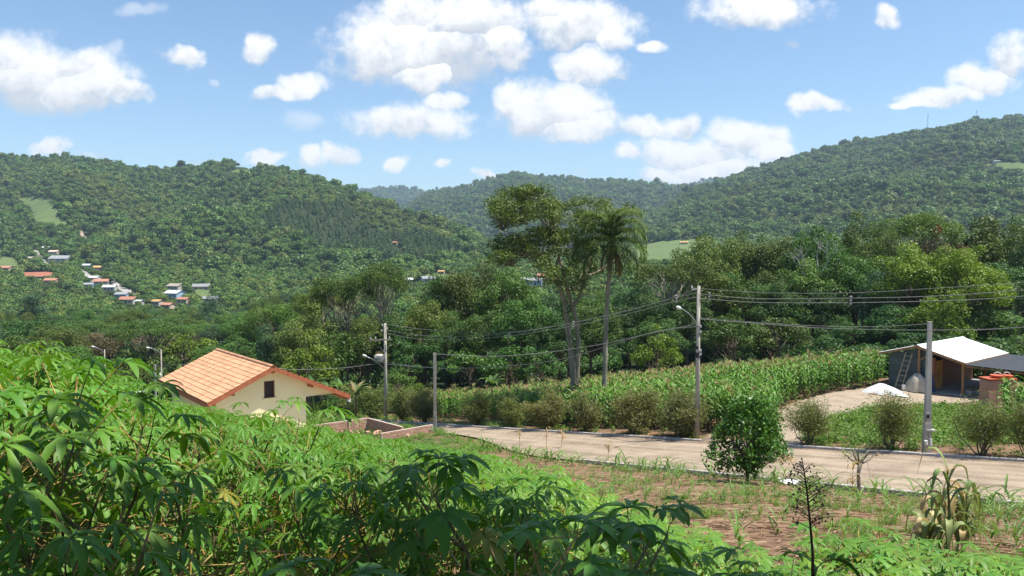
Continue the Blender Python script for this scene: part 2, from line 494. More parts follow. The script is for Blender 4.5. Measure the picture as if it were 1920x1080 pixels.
M['leaf_red'] = leafmat('leaf_red', (.22, .035, .02), (.32, .06, .03), .2)
M['leaf_brown'] = leafmat('leaf_brown', (.11, .095, .045), (.17, .15, .07), .25)
M['leaf_hill'] = leafmat('leaf_hill', (0.058, 0.124, 0.022), (0.128, 0.21, 0.038), 0.15, rnd=.34, hue=.01)
M['leaf_hill_pale'] = leafmat('leaf_hill_pale', (0.105, 0.155, 0.026), (0.18, 0.23, 0.045), 0.15, rnd=.25, hue=.008)
M['leaf_hill_euc'] = leafmat('leaf_hill_euc', (0.065, 0.12, 0.04), (0.1, 0.165, 0.052), 0.15, rnd=.15)
M['leaf_bush'] = leafmat('leaf_bush', (0.045, 0.115, 0.014), (0.09, 0.195, 0.024), 0.18, spec=.4)
M['leaf_weed'] = leafmat('leaf_weed', (0.085, 0.170, 0.022), (0.150, 0.260, 0.040), .3)
M['cassava'] = leafmat('cassava', (0.072, 0.185, 0.022), (0.135, 0.275, 0.032), 0.28, rnd=.15, tcol=(1.5, 1.5, .45), spec=.3, rough=.48, hue=.012)
M['cassava_pale'] = leafmat('cassava_pale', (0.12, 0.26, 0.03), (0.19, 0.34, 0.045), .38, rnd=.12, tcol=(1.4, 1.5, .5), spec=.4, rough=.42)
M['cassava_yellow'] = leafmat('cassava_yellow', (.22, .24, .03), (.36, .33, .05), .3, rnd=.15, tcol=(1.3, 1.2, .5))
M['petiole'] = pmat('petiole', (.40, .19, .075), (.27, .26, .06), 6, .6, rnd=.25)
M['cassava_stem'] = pmat('cassava_stem', (.20, .19, .075), (.13, .10, .05), 12, .8, .3)
M['corn'] = leafmat('corn', (0.045, 0.14, 0.012), (0.115, 0.24, 0.022), 0.14, rnd=.2, spec=.3, rough=.45)
M['tassel'] = leafmat('tassel', (.34, .24, .11), (.42, .31, .15), .2, rnd=.2, tcol=(1, 1, .8))
M['corn_stalk'] = pmat('corn_stalk', (.14, .20, .05), (.10, .15, .03), 8, .6)
M['dry_leaf'] = leafmat('dry_leaf', (.42, .30, .14), (.55, .42, .22), .25, rnd=.2, tcol=(1, .95, .7))
M['half_dry'] = leafmat('half_dry', (.13, .20, .06), (.32, .35, .15), .25, rnd=.2, tcol=(1.1, 1.1, .6))
M['straw'] = leafmat('straw', (.24, .155, .09), (.40, .29, .18), .1, rnd=.1, tcol=(1, 1, 1))
M['seedling'] = leafmat('seedling', (.10, .19, .04), (.17, .27, .07), .3, rnd=.2)
M['dark_weed'] = leafmat('dark_weed', (.05, .035, .02), (.10, .06, .035), .1)
M['palm'] = leafmat('palm', (0.06, 0.115, 0.026), (0.145, 0.21, 0.055), .25, spec=.2, rough=.6)
M['palm_dead'] = leafmat('palm_dead', (.23, .16, .07), (.33, .24, .11), .2, tcol=(1, 1, .8))
M['hedge'] = leafmat('hedge', (0.115, 0.15, 0.04), (0.195, 0.235, 0.07), .3, rnd=.12)
M['hedge_brown'] = leafmat('hedge_brown', (0.135, 0.145, 0.05), (0.22, 0.22, 0.085), .3, rnd=.12)
M['banana'] = leafmat('banana', (.06, .14, .03), (.14, .23, .06), .35, spec=.5, rough=.35)
M['banana_dry'] = leafmat('banana_dry', (.20, .18, .07), (.36, .31, .14), .3, tcol=(1, 1, .7))
M['concrete'] = pmat('concrete', (.44, .41, .36), (.30, .275, .235), 2.5, .9, .25, 30, stretch=(1, 1, .3))
M['concrete_pale'] = pmat('concrete_pale', (.50, .49, .46), (.36, .35, .33), 2.0, .9, .25, 30, stretch=(1, 1, .3))
M['kerb'] = pmat('kerb', (.56, .54, .51), (.32, .30, .28), 3, .9, .3, 20, rnd=.12)
M['metal'] = pmat('metal', (.55, .56, .57), (.40, .41, .42), 5, .4, metal=.6)
M['lamp'] = pmat('lamp', (.72, .72, .70), (.6, .6, .58), 5, .35)
M['black'] = pmat('black', (.03, .03, .03), (.02, .02, .02), 5, .6)
M['cable'] = pmat('cable', (.26, .26, .25), (.20, .20, .19), 5, .45, spec=.5)
M['ceramic'] = pmat('ceramic', (.40, .40, .42), (.3, .3, .3), 5, .3)
M['tile'] = pmat('tile', (.56, .315, .185), (.47, .24, .135), 9, .85, .15, 40, rnd=.15)
M['fascia'] = pmat('fascia', (.40, .13, .06), (.30, .09, .04), 6, .7, .1)
M['wall'] = pmat('wall', (.86, .745, .43), (.76, .645, .36), .7, .9, .06, 60)
M['window_dark'] = pmat('window_dark', (.045, .03, .025), (.03, .02, .02), 5, .5)
M['frame_brown'] = pmat('frame_brown', (.16, .08, .045), (.11, .055, .03), 5, .6)
M['brick'] = pmat('brick', (.46, .22, .13), (.33, .145, .085), 9, .95, .3, 40, rnd=.2)
M['brick_pale'] = pmat('brick_pale', (.56, .33, .24), (.44, .24, .17), 9, .95, .3, 40, rnd=.16)
M['mortar'] = pmat('mortar', (.52, .46, .40), (.40, .35, .29), 9, .95, .3, 30)
M['zinc'] = pmat('zinc', (.80, .80, .79), (.72, .72, .71), 2, .45, metal=0.15)
M['plank_blue'] = pmat('plank_blue', (.10, .135, .14), (.065, .09, .095), 5, .8, .2, 20, stretch=(.3, .3, 3), rnd=.12)
M['timber'] = pmat('timber', (.36, .21, .105), (.25, .14, .065), 4, .8, .25, 18, stretch=(3, 3, .4), rnd=.15)
M['timber_grey'] = pmat('timber_grey', (.46, .39, .29), (.34, .27, .19), 4, .85, .25, 18)
M['ochre'] = pmat('ochre', (.42, .26, .07), (.34, .2, .05), 2, .7)
M['shade_net'] = pmat('shade_net', (.045, .05, .06), (.03, .033, .04), 8, .8)
M['white_plastic'] = pmat('white_plastic', (.82, .82, .80), (.72, .72, .70), 3, .5, .2, 10)
M['tarp'] = pmat('tarp', (.50, .45, .36), (.38, .34, .27), 2.5, .6, .3, 8)
M['tarp_blue'] = pmat('tarp_blue', (.05, .08, .16), (.03, .05, .10), 3, .5)
M['orange'] = pmat('orange', (.55, .13, .05), (.45, .10, .04), 4, .5)
M['dirt'] = pmat('dirt', (.40, .30, .22), (.26, .18, .12), 5, .95, .8, 20)
M['gravel'] = pmat('gravel', (.37, .30, .225), (.27, .21, .15), 1.3, .95, .7, 22, detail=9)
M['floor_slab'] = pmat('floor_slab', (.30, .29, .28), (.22, .21, .2), 2, .85)
M['red_earth'] = pmat('red_earth', (.33, .13, .075), (.26, .10, .06), .2, .95)
M['meadow'] = pmat('meadow', (.125, .165, .05), (.075, .12, .035), .045, .95, detail=9)
M['asphalt'] = pmat('asphalt', (.34, .32, .29), (.27, .255, .23), .2, .9)
M['roof_grey'] = pmat('roof_grey', (.30, .31, .32), (.22, .22, .23), 1, .8, rnd=.2)
M['roof_white'] = pmat('roof_white', (.60, .60, .59), (.46, .46, .45), 1, .6)
M['roof_tile'] = pmat('roof_tile', (.42, .20, .13), (.31, .14, .09), 1, .85, rnd=.15)
M['roof_ochre'] = pmat('roof_ochre', (.50, .31, .13), (.40, .24, .1), 1, .85)
M['roof_taupe'] = pmat('roof_taupe', (.36, .31, .25), (.28, .24, .19), 1, .85)
M['plaster'] = pmat('plaster', (.56, .54, .49), (.44, .42, .38), 1, .9, rnd=.08)
M['plaster_blue'] = pmat('plaster_blue', (.35, .47, .58), (.3, .42, .52), 1, .9)
M['plaster_tan'] = pmat('plaster_tan', (.58, .45, .32), (.5, .38, .27), 1, .9)

# ground: one sheet, its cover told by a per-vertex attribute (bare soil / grass / woodland floor)
def ground_material():
    m, t = mat_new('ground')
    out = N(t, 'ShaderNodeOutputMaterial'); b = N(t, 'ShaderNodeBsdfPrincipled'); lk(t, b.outputs[0], out.inputs[0])
    b.inputs['Roughness'].default_value = .95; b.inputs['Specular IOR Level'].default_value = .1
    co = N(t, 'ShaderNodeTexCoord')
    def noise(s, d=6):
        n = N(t, 'ShaderNodeTexNoise'); n.inputs['Scale'].default_value = s; n.inputs['Detail'].default_value = d; n.inputs['Roughness'].default_value = .62
        lk(t, co.outputs['Object'], n.inputs['Vector']); return n.outputs['Fac']
    def ramp(f, a, b_, p0=.35, p1=.65):
        r = N(t, 'ShaderNodeValToRGB'); r.color_ramp.elements[0].position = p0; r.color_ramp.elements[0].color = (*a, 1)
        r.color_ramp.elements[1].position = p1; r.color_ramp.elements[1].color = (*b_, 1); lk(t, f, r.inputs[0]); return r.outputs[0]
    soil = ramp(noise(1.7, 9), (.15, .09, .056), (.265, .175, .115), .3, .7)
    soil2 = ramp(noise(.35, 4), (.78, .76, .74), (1.1, 1.08, 1.05))
    mu = N(t, 'ShaderNodeMix', data_type='RGBA', blend_type='MULTIPLY'); mu.inputs['Factor'].default_value = 1
    lk(t, soil, mu.inputs[6]); lk(t, soil2, mu.inputs[7])
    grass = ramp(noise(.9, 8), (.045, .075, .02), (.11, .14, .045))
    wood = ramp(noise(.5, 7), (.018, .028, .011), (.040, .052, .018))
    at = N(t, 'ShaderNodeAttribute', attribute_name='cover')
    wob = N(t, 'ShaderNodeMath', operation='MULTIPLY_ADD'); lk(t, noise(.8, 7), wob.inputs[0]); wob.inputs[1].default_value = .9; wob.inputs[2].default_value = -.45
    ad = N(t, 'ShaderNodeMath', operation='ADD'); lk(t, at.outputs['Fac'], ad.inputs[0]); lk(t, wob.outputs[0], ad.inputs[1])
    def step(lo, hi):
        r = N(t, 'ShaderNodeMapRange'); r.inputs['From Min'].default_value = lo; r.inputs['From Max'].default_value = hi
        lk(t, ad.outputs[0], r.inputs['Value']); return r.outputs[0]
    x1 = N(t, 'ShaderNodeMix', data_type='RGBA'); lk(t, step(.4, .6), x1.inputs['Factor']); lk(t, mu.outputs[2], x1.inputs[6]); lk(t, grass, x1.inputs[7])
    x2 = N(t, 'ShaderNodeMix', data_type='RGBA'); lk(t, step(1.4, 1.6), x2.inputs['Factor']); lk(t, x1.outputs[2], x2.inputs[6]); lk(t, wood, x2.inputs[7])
    lk(t, x2.outputs[2], b.inputs['Base Color'])
    bp = N(t, 'ShaderNodeBump'); bp.inputs['Strength'].default_value = .9; bp.inputs['Distance'].default_value = .06
    lk(t, noise(7, 9), bp.inputs['Height']); lk(t, bp.outputs[0], b.inputs['Normal'])
    return m
def build_ground():
    c = np.unique(np.r_[np.linspace(-1.8, -.5, 45), np.linspace(-.5, .5, 135), np.linspace(.5, 1.8, 45)])
    yn = np.arange(-40, 150, 1.15)
    yf = 150 * (6100 / 150) ** np.linspace(0, 1, 170)
    ys = np.r_[yn, yf]
    W = np.clip(ys, 150, 3400)
    X = c[None, :] * W[:, None]; Y = np.repeat(ys[:, None], len(c), 1)
    Z = G(X, Y)
    ny, nx = X.shape
    V = np.stack([X, Y, Z], -1).reshape(-1, 3)
    i = np.arange(ny - 1)[:, None] * nx + np.arange(nx - 1)[None]
    F = np.stack([i, i + 1, i + 1 + nx, i + nx], -1).reshape(-1, 4)
    x, y = V[:, 0], V[:, 1]
    s, w = road_sw(x, y)
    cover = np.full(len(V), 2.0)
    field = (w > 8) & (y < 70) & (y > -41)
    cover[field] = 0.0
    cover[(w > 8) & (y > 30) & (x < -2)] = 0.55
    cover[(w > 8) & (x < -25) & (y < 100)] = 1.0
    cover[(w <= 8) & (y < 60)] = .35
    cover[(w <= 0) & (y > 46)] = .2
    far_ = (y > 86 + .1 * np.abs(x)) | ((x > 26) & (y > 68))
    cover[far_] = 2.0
    me = make_mesh('ground', V, F, [ground_material()], smooth=True)
    a = me.attributes.new('cover', 'FLOAT', 'POINT'); a.data.foreach_set('value', cover.astype(np.float32))
    return struct('ground', me)
build_ground()

# road of small pavers, kerbs
def road_material():
    m, t = mat_new('road_pavers')
    out = N(t, 'ShaderNodeOutputMaterial'); b = N(t, 'ShaderNodeBsdfPrincipled'); lk(t, b.outputs[0], out.inputs[0])
    b.inputs['Roughness'].default_value = .9; b.inputs['Specular IOR Level'].default_value = .2
    uv = N(t, 'ShaderNodeAttribute', attribute_name='road_uv')
    br = N(t, 'ShaderNodeTexBrick'); lk(t, uv.outputs['Vector'], br.inputs['Vector'])
    br.inputs['Scale'].default_value = 1; br.inputs['Brick Width'].default_value = .24; br.inputs['Row Height'].default_value = .14
    br.inputs['Mortar Size'].default_value = .012; br.inputs['Color1'].default_value = (.365, .305, .235, 1); br.inputs['Color2'].default_value = (.32, .263, .20, 1)
    br.inputs['Mortar'].default_value = (.25, .19, .14, 1)
    nz = N(t, 'ShaderNodeTexNoise'); nz.inputs['Scale'].default_value = .55; nz.inputs['Detail'].default_value = 8; lk(t, uv.outputs['Vector'], nz.inputs['Vector'])
    rp = N(t, 'ShaderNodeValToRGB'); rp.color_ramp.elements[0].position = .3; rp.color_ramp.elements[0].color = (.74, .71, .68, 1); rp.color_ramp.elements[1].position = .6; rp.color_ramp.elements[1].color = (1.05, 1.03, 1, 1)
    lk(t, nz.outputs['Fac'], rp.inputs[0])
    mu = N(t, 'ShaderNodeMix', data_type='RGBA', blend_type='MULTIPLY'); mu.inputs['Factor'].default_value = 1
    lk(t, br.outputs['Color'], mu.inputs[6]); lk(t, rp.outputs[0], mu.inputs[7])
    # wheel tracks drawn out along the street, and soil washed over the edges
    mp = N(t, 'ShaderNodeMapping'); mp.inputs['Scale'].default_value = (1.5, .06, 1); lk(t, uv.outputs['Vector'], mp.inputs[0])
    n3 = N(t, 'ShaderNodeTexNoise'); n3.inputs['Scale'].default_value = 1; n3.inputs['Detail'].default_value = 6; lk(t, mp.outputs[0], n3.inputs['Vector'])
    r3 = N(t, 'ShaderNodeValToRGB'); r3.color_ramp.elements[0].position = .38; r3.color_ramp.elements[0].color = (.72, .70, .68, 1); r3.color_ramp.elements[1].position = .56; r3.color_ramp.elements[1].color = (1.04, 1.03, 1.02, 1)
    lk(t, n3.outputs['Fac'], r3.inputs[0])
    m3 = N(t, 'ShaderNodeMix', data_type='RGBA', blend_type='MULTIPLY'); m3.inputs['Factor'].default_value = .8; lk(t, mu.outputs[2], m3.inputs[6]); lk(t, r3.outputs[0], m3.inputs[7])
    sx = N(t, 'ShaderNodeSeparateXYZ'); lk(t, uv.outputs['Vector'], sx.inputs[0])
    n4 = N(t, 'ShaderNodeTexNoise'); n4.inputs['Scale'].default_value = .9; n4.inputs['Detail'].default_value = 7; lk(t, uv.outputs['Vector'], n4.inputs['Vector'])
    ed = N(t, 'ShaderNodeMath', operation='SUBTRACT'); lk(t, sx.outputs[0], ed.inputs[0]); ed.inputs[1].default_value = 4.9
    ab = N(t, 'ShaderNodeMath', operation='ABSOLUTE'); lk(t, ed.outputs[0], ab.inputs[0])
    ad = N(t, 'ShaderNodeMath', operation='MULTIPLY_ADD'); lk(t, n4.outputs['Fac'], ad.inputs[0]); ad.inputs[1].default_value = 2.6; lk(t, ab.outputs[0], ad.inputs[2])
    me_ = N(t, 'ShaderNodeMapRange'); me_.inputs['From Min'].default_value = 4.5; me_.inputs['From Max'].default_value = 5.3; me_.inputs['To Max'].default_value = .75; lk(t, ad.outputs[0], me_.inputs['Value'])
    m4 = N(t, 'ShaderNodeMix', data_type='RGBA'); lk(t, me_.outputs[0], m4.inputs['Factor']); lk(t, m3.outputs[2], m4.inputs[6]); m4.inputs[7].default_value = (.22, .145, .095, 1)
    lk(t, m4.outputs[2], b.inputs['Base Color'])
    bp = N(t, 'ShaderNodeBump'); bp.inputs['Strength'].default_value = .5; bp.inputs['Distance'].default_value = .02
    iv = N(t, 'ShaderNodeMath', operation='SUBTRACT'); iv.inputs[0].default_value = 1; lk(t, br.outputs['Fac'], iv.inputs[1])
    lk(t, iv.outputs[0], bp.inputs['Height']); lk(t, bp.outputs[0], b.inputs['Normal'])
    return m
W0, W1 = 1.1, 8.7

def build_road():
    ss = np.arange(-45, 47.1, 1.0); ws = np.linspace(W0, W1, 9)
    S, Wd = np.meshgrid(ss, ws, indexing='ij')
    Wd = W0 + (Wd - W0) * (road_w1(S) - W0) / (W1 - W0)
    X, Y = road_xy(S, Wd)
    Z = road_z(S) + .03 * (1 - ((Wd - 4.9) / 3.8) ** 2)
    V = np.stack([X, Y, Z], -1).reshape(-1, 3); nx = len(ws)
    i = np.arange(len(ss) - 1)[:, None] * nx + np.arange(nx - 1)[None]
    F = np.stack([i, i + 1, i + 1 + nx, i + nx], -1).reshape(-1, 4)
    me = make_mesh('road', V, F, [road_material()], smooth=True)
    a = me.attributes.new('road_uv', 'FLOAT_VECTOR', 'POINT')
    a.data.foreach_set('vector', np.stack([Wd, S, S * 0], -1).reshape(-1).astype(np.float32))
    o = struct('road', me)
    if me.polygons[0].normal.z < 0: me.flip_normals()
build_road()
def build_kerb(name, w, s0, s1, step, skip=()):
    root = bpy.data.objects.new(name, None); COL.objects.link(root); root['kind'] = 'structure'
    mb = MB(); L = step - .015
    h = .26
    V = []
    for (x) in (-L / 2, L / 2):
        V += [(x, -.075, -.14), (x, .075, -.14), (x, .075, h - .14 - .02), (x, .05, h - .14), (x, -.055, h - .14), (x, -.075, h - .16)]
    F = [tuple(range(6))[::-1], tuple(range(6, 12))] + [(j, (j + 1) % 6, 6 + (j + 1) % 6, 6 + j) for j in range(6)]
    mb.add(V, F); me = mb.mesh('kerb_stone', [M['kerb']])
    yaw = math.atan2(.755, -.655); slope = math.atan(.131)
    k = 0
    s = s0
    while s < s1:
        if not any(a <= s <= b for a, b in skip):
            x, y = road_xy(s, w + random.uniform(-.012, .012))
            o = obj('kerb_stone', me, root, (x, y, float(road_z(s)) + random.uniform(-.008, .008)), (0, slope + random.uniform(-.008, .008), yaw + random.uniform(-.008, .008)))
        s += step
build_kerb('far_kerb', W0 - .09, -26, 44, 1.0)
build_kerb('near_kerb', W1 + .09, -24, 4, 1.0, skip=((1.5, 3),))

# draped sheets for tracks, meadows, bare earth
def drape(name, poly_px, mat, d0, d1, lift=.05, res=24, kind='structure'):
    pts = [hit(px, py, d0, d1)[:2] for px, py in poly_px]
    pts = np.array(pts); lo, hi = pts.min(0), pts.max(0)
    n = res
    gx = np.linspace(lo[0], hi[0], n + 1); gy = np.linspace(lo[1], hi[1], n + 1)
    X, Y = np.meshgrid(gx, gy, indexing='ij')
    cx = (X[:-1, :-1] + X[1:, 1:]) / 2; cy = (Y[:-1, :-1] + Y[1:, 1:]) / 2
    ins = in_poly(cx, cy, [tuple(p) for p in pts])
    V = np.stack([X, Y, G(X, Y) + lift], -1).reshape(-1, 3)
    F = []
    for i in range(n):
        for j in range(n):
            if ins[i, j]:
                a = i * (n + 1) + j; F.append((a, a + n + 1, a + n + 2, a + 1))
    if not F: return None
    used = sorted({k for f in F for k in f}); mp = {k: q for q, k in enumerate(used)}
    me = make_mesh(name, V[used], [tuple(mp[k] for k in f) for f in F], [mat], smooth=True)
    o = struct(name, me)
    return o
PAD_PX = [(1455,800),(1462,770),(1500,752),(1560,737),(1640,727),(1730,727),(1850,738),(1850,752),(1800,757),(1700,760),(1620,768),(1560,782),(1530,795),(1490,845),(1455,838)]
drape('gravel_yard', PAD_PX, M['gravel'], 25, 90, .05, 60)
# far meadows and fields; forests leave these open
CLEAR = []
def meadow(name, poly, mat, d0=380, d1=3200, lift=1.2, res=26):
    CLEAR.append(poly); return drape(name, poly, mat, d0, d1, lift, res)
meadow('hill_meadow', [(30,372),(60,372),(95,376),(112,405),(128,420),(135,428),(100,428),(65,418),(55,395)], M['meadow'], 600)
meadow('hill_meadow', [(415,332),(430,322),(455,311),(480,311),(478,317),(455,320),(440,332)], M['meadow'], 900)
meadow('track', [(145,435),(152,432),(162,448),(158,450)], M['gravel'], 600)
meadow('hill_meadow', [(1830,316),(1850,309),(1885,306),(1925,308),(1925,320),(1880,318)], M['meadow'], 900)
meadow('valley_meadow', [(1185,488),(1190,462),(1240,455),(1300,452),(1330,455),(1290,478),(1270,492)], M['meadow'], 400)
meadow('valley_meadow', [(775,522),(820,515),(848,518),(838,528)], M['meadow'], 380)
meadow('village_meadow', [(0,482),(30,486),(42,500),(12,503),(-10,498)], M['meadow'], 400)
meadow('village_meadow', [(365,545),(398,547),(402,560),(370,560)], M['meadow'], 400)
meadow('red_field', [(32,521),(45,513),(85,512),(106,514),(106,520),(60,522)], M['red_earth'], 400)
VROAD = [[(61,470),(70,470),(80,483),(95,497),(85,500),(70,485)],[(148,510),(156,508),(175,522),(190,530),(183,534),(160,524)],[(206,530),(216,528),(232,540),(256,552),(240,555),(222,545)]]
for p in VROAD: meadow('village_road', p, M['asphalt'], 400, 3000, .8, 30)
# ---------------------------------------------------------------- geometry-nodes scatter (only for what nobody could count)
def scatter(name, pts, scl, rotz, protos, pick, kind='stuff', tilt=None):
    n = len(pts)
    me = bpy.data.meshes.new(name + '_points'); me.vertices.add(n)
    me.vertices.foreach_set('co', np.asarray(pts, np.float32).reshape(-1))
    rot = np.zeros((n, 3), np.float32); rot[:, 2] = rotz
    if tilt is not None: rot[:, :2] = tilt
    scl = np.asarray(scl, np.float32)
    if scl.ndim == 1: scl = np.repeat(scl[:, None], 3, 1)
    for nm, ty, key, arr in (('rot', 'FLOAT_VECTOR', 'vector', rot), ('scl', 'FLOAT_VECTOR', 'vector', scl)):
        a = me.attributes.new(nm, ty, 'POINT'); a.data.foreach_set(key, arr.reshape(-1))
    a = me.attributes.new('pick', 'INT', 'POINT'); a.data.foreach_set('value', np.asarray(pick, np.int32))
    pc = bpy.data.collections.new(name + '_kinds')
    for q, pm in enumerate(protos):
        po = bpy.data.objects.new(f'{name}_kind_{q:02d}', pm); pc.objects.link(po)
    o = struct(name, me, kind)
    ng = bpy.data.node_groups.new(name, 'GeometryNodeTree')
    ng.interface.new_socket('Geometry', in_out='INPUT', socket_type='NodeSocketGeometry')
    ng.interface.new_socket('Geometry', in_out='OUTPUT', socket_type='NodeSocketGeometry')
    gi = ng.nodes.new('NodeGroupInput'); go = ng.nodes.new('NodeGroupOutput')
    mp_ = ng.nodes.new('GeometryNodeMeshToPoints')
    ip = ng.nodes.new('GeometryNodeInstanceOnPoints'); ci = ng.nodes.new('GeometryNodeCollectionInfo')
    ci.inputs['Collection'].default_value = pc; ci.inputs['Separate Children'].default_value = True; ci.inputs['Reset Children'].default_value = True
    def attr(nm, ty):
        a = ng.nodes.new('GeometryNodeInputNamedAttribute'); a.data_type = ty; a.inputs['Name'].default_value = nm; return a.outputs['Attribute']
    er = ng.nodes.new('FunctionNodeEulerToRotation')
    L = ng.links.new
    L(gi.outputs[0], mp_.inputs['Mesh']); L(mp_.outputs[0], ip.inputs['Points'])
    L(ci.outputs[0], ip.inputs['Instance']); ip.inputs['Pick Instance'].default_value = True
    L(attr('pick', 'INT'), ip.inputs['Instance Index'])
    L(attr('rot', 'FLOAT_VECTOR'), er.inputs[0]); L(er.outputs[0], ip.inputs['Rotation'])
    L(attr('scl', 'FLOAT_VECTOR'), ip.inputs['Scale']); L(ip.outputs[0], go.inputs[0])
    md = o.modifiers.new('scatter', 'NODES'); md.node_group = ng
    return o

# ---------------------------------------------------------------- leaf clouds and trees
def unit(v): return v / np.maximum(np.linalg.norm(v, axis=-1, keepdims=True), 1e-9)
def leaf_quads(C, Nn, size, rng, aspect=.5):
    n = len(C); Nn = unit(Nn)
    r = unit(rng.normal(size=(n, 3)))
    t = unit(np.cross(Nn, r)); b = np.cross(Nn, t)
    L = (size if np.ndim(size) else np.full(n, size))[:, None]
    V = np.stack([C - t * L * .5, C + b * L * aspect * .5 - Nn * L * .06, C + t * L * .5 - Nn * L * .12, C - b * L * aspect * .5 - Nn * L * .06], 1).reshape(-1, 3)
    F = np.arange(4 * n).reshape(n, 4)
    return V, F
def lobe_leaves(lobes, per, size, rng, up=.5, inner=.55, flat=1.0):
    Cs, Ns, T = [], [], []
    for (c, r) in lobes:
        n = max(8, int(per * r * r))
        d = unit(rng.normal(size=(n, 3)) + np.array((0, 0, .25)))
        rr = r * (inner + (1.08 - inner) * rng.random(n) ** .6)
        p = d * rr[:, None]; p[:, 2] *= flat
        p += rng.normal(size=(n, 3)) * r * .07
        Cs.append(p + np.array(c)); Ns.append(d * (1 - up) + np.array((0, 0, up)) + rng.normal(size=(n, 3)) * .45)
        T.append(np.clip(rng.normal(.5 + rng.normal() * .18, .22, n), 0, 1))
    C = np.concatenate(Cs); Nn = np.concatenate(Ns); T = np.concatenate(T)
    V, F = leaf_quads(C, Nn, size * (.7 + .6 * rng.random(len(C))), rng)
    return V, F, np.repeat(T, 4)
def limb(mb, a, b, r0, r1, rng, n=5, sag=.12, sides=6):
    a, b = np.array(a, float), np.array(b, float); L = np.linalg.norm(b - a)
    off = rng.normal(size=3) * L * sag
    pts = []
    for i in range(n + 1):
        t = i / n
        p = a * (1 - t) + b * t + off * math.sin(PI * t) + rng.normal(size=3) * L * .02 * (0 < i < n)
        pts.append(p)
    mb.tube(pts, [r0 * (1 - t) + r1 * t for t in np.linspace(0, 1, n + 1)], sides, cap=False)
    return pts
def gen_tree(seed, H=15., rx=5., rz=4.5, base=.42, nl=22, lobe=(1.3, 2.1), per=95, leaf=.42, style='broad', lean=0.0, trunk_r=.24):
    """a trunk mesh and a crown mesh, metres, base at 0"""
    rng = np.random.default_rng(seed)
    cz = H - rz
    lobes = []
    for k in range(nl):
        if style == 'flat':
            a = rng.random() * 2 * PI; q = math.sqrt(rng.random()); z = cz + rz * (.35 + .5 * (1 - q * q)) + rng.normal() * rz * .12
            p = (q * rx * math.cos(a), q * rx * math.sin(a), z)
        elif style == 'tall':
            u = rng.random(); a = rng.random() * 2 * PI; q = math.sqrt(rng.random()) * (1 - .55 * u)
            p = (q * rx * math.cos(a), q * rx * math.sin(a), cz - rz * .9 + 1.75 * rz * u)
        else:
            d = unit(rng.normal(size=3)); d[2] = abs(d[2]) * 1.2 - .35 * rng.random()
            q = .55 + .42 * rng.random()
            p = (d[0] * rx * q, d[1] * rx * q, cz + d[2] * rz * q)
        lobes.append((np.array(p) + np.array((lean * p[2] / H, 0, 0)), rng.uniform(*lobe)))
    mb = MB()
    top = np.array((lean * .8, 0, cz + rz * .2)); fork = np.array((lean * base, rng.normal() * .2, H * base))
    tr = [np.array((0, 0, -.6)), np.array((rng.normal() * .06, rng.normal() * .06, H * base * .5)), fork]
    mb.tube(tr, [trunk_r * 1.25, trunk_r, trunk_r * .82], 8, cap=False)
    sp = limb(mb, fork, top, trunk_r * .8, trunk_r * .25, rng, 5, .06)
    for (p, r) in lobes:
        h0 = rng.random() * .75
        a = fork * (1 - h0) + top * h0
        limb(mb, a, p, trunk_r * .38 * (1 - .4 * h0), .025, rng, 4, .10, 5)
    fl = .55 if style == 'flat' else (.9 if style == 'tall' else .85)
    V, F, T = lobe_leaves(lobes, per, leaf, rng, .5 if style == 'flat' else .35, .62, fl)
    crown = make_mesh('crown', V, F, [M['leaf_mid']], tone=T)
    trunk = mb.mesh('trunk', [M['bark']], True)
    return trunk, crown, H, rx + lobe[1] * .7
TREES = {
 'broad': [gen_tree(100 + k, 15, 4.9 + .5 * (k % 3), 5.4,   .34, 54, (.75, 1.5), 205, .285) for k in range(6)],
 'small': [gen_tree(140 + k, 8, 3.1, 3.3, .2, 30, (.5, 1.0), 230, .28, trunk_r=.13) for k in range(4)],
 'flat': [gen_tree(160 + k, 15, 6.2, 3.2, .42, 40, (.8, 1.5), 210, .25, 'flat', lean=.6) for k in range(4)],
 'tall': [gen_tree(180 + k, 17, 3.4, 6.5, .3, 22, (1.0, 1.7), 150, .38, 'tall') for k in range(3)],
}
def put_tree(kind, k, x, y, height, width, leafm, label, group=None, barkm=None, name='tree', rotz=None):
    trunk, crown, H, rw = TREES[kind][k % len(TREES[kind])]
    z = g1(x, y)
    rz = random.uniform(0, 6.28) if rotz is None else rotz
    t = thing(name, label, 'tree', (x, y, z - .05), rz, group, (width / (2 * rw), width / (2 * rw), height / H))
    obj('trunk', trunk, t, mat=barkm)
    obj('crown', crown, t, mat=leafm)
    return t

# ---- forests on the hills: too many to count
def crown_proto(seed, r, h, n, leaf, style, mat):
    rng = np.random.default_rng(seed); lobes = []
    if style == 'euc':
        for k in range(6): lobes.append((np.array((rng.normal() * r * .2, rng.normal() * r * .2, h * (.25 + .13 * k))), r * (.75 - .08 * k)))
    else:
        lobes.append((np.array((0, 0, h * .5)), r * .8))
        for k in range(7):
            a = rng.random() * 6.28
            lobes.append((np.array((math.cos(a) * r * .55, math.sin(a) * r * .55, h * rng.uniform(.4, .75))), r * rng.uniform(.35, .55)))
    V, F, T = lobe_leaves(lobes, n, leaf, rng, .3, .75, .85)
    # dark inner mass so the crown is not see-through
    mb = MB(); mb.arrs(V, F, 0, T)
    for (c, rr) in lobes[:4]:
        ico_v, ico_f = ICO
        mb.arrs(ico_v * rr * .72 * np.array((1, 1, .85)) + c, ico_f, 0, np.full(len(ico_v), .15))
    return mb.mesh('crown', [mat])
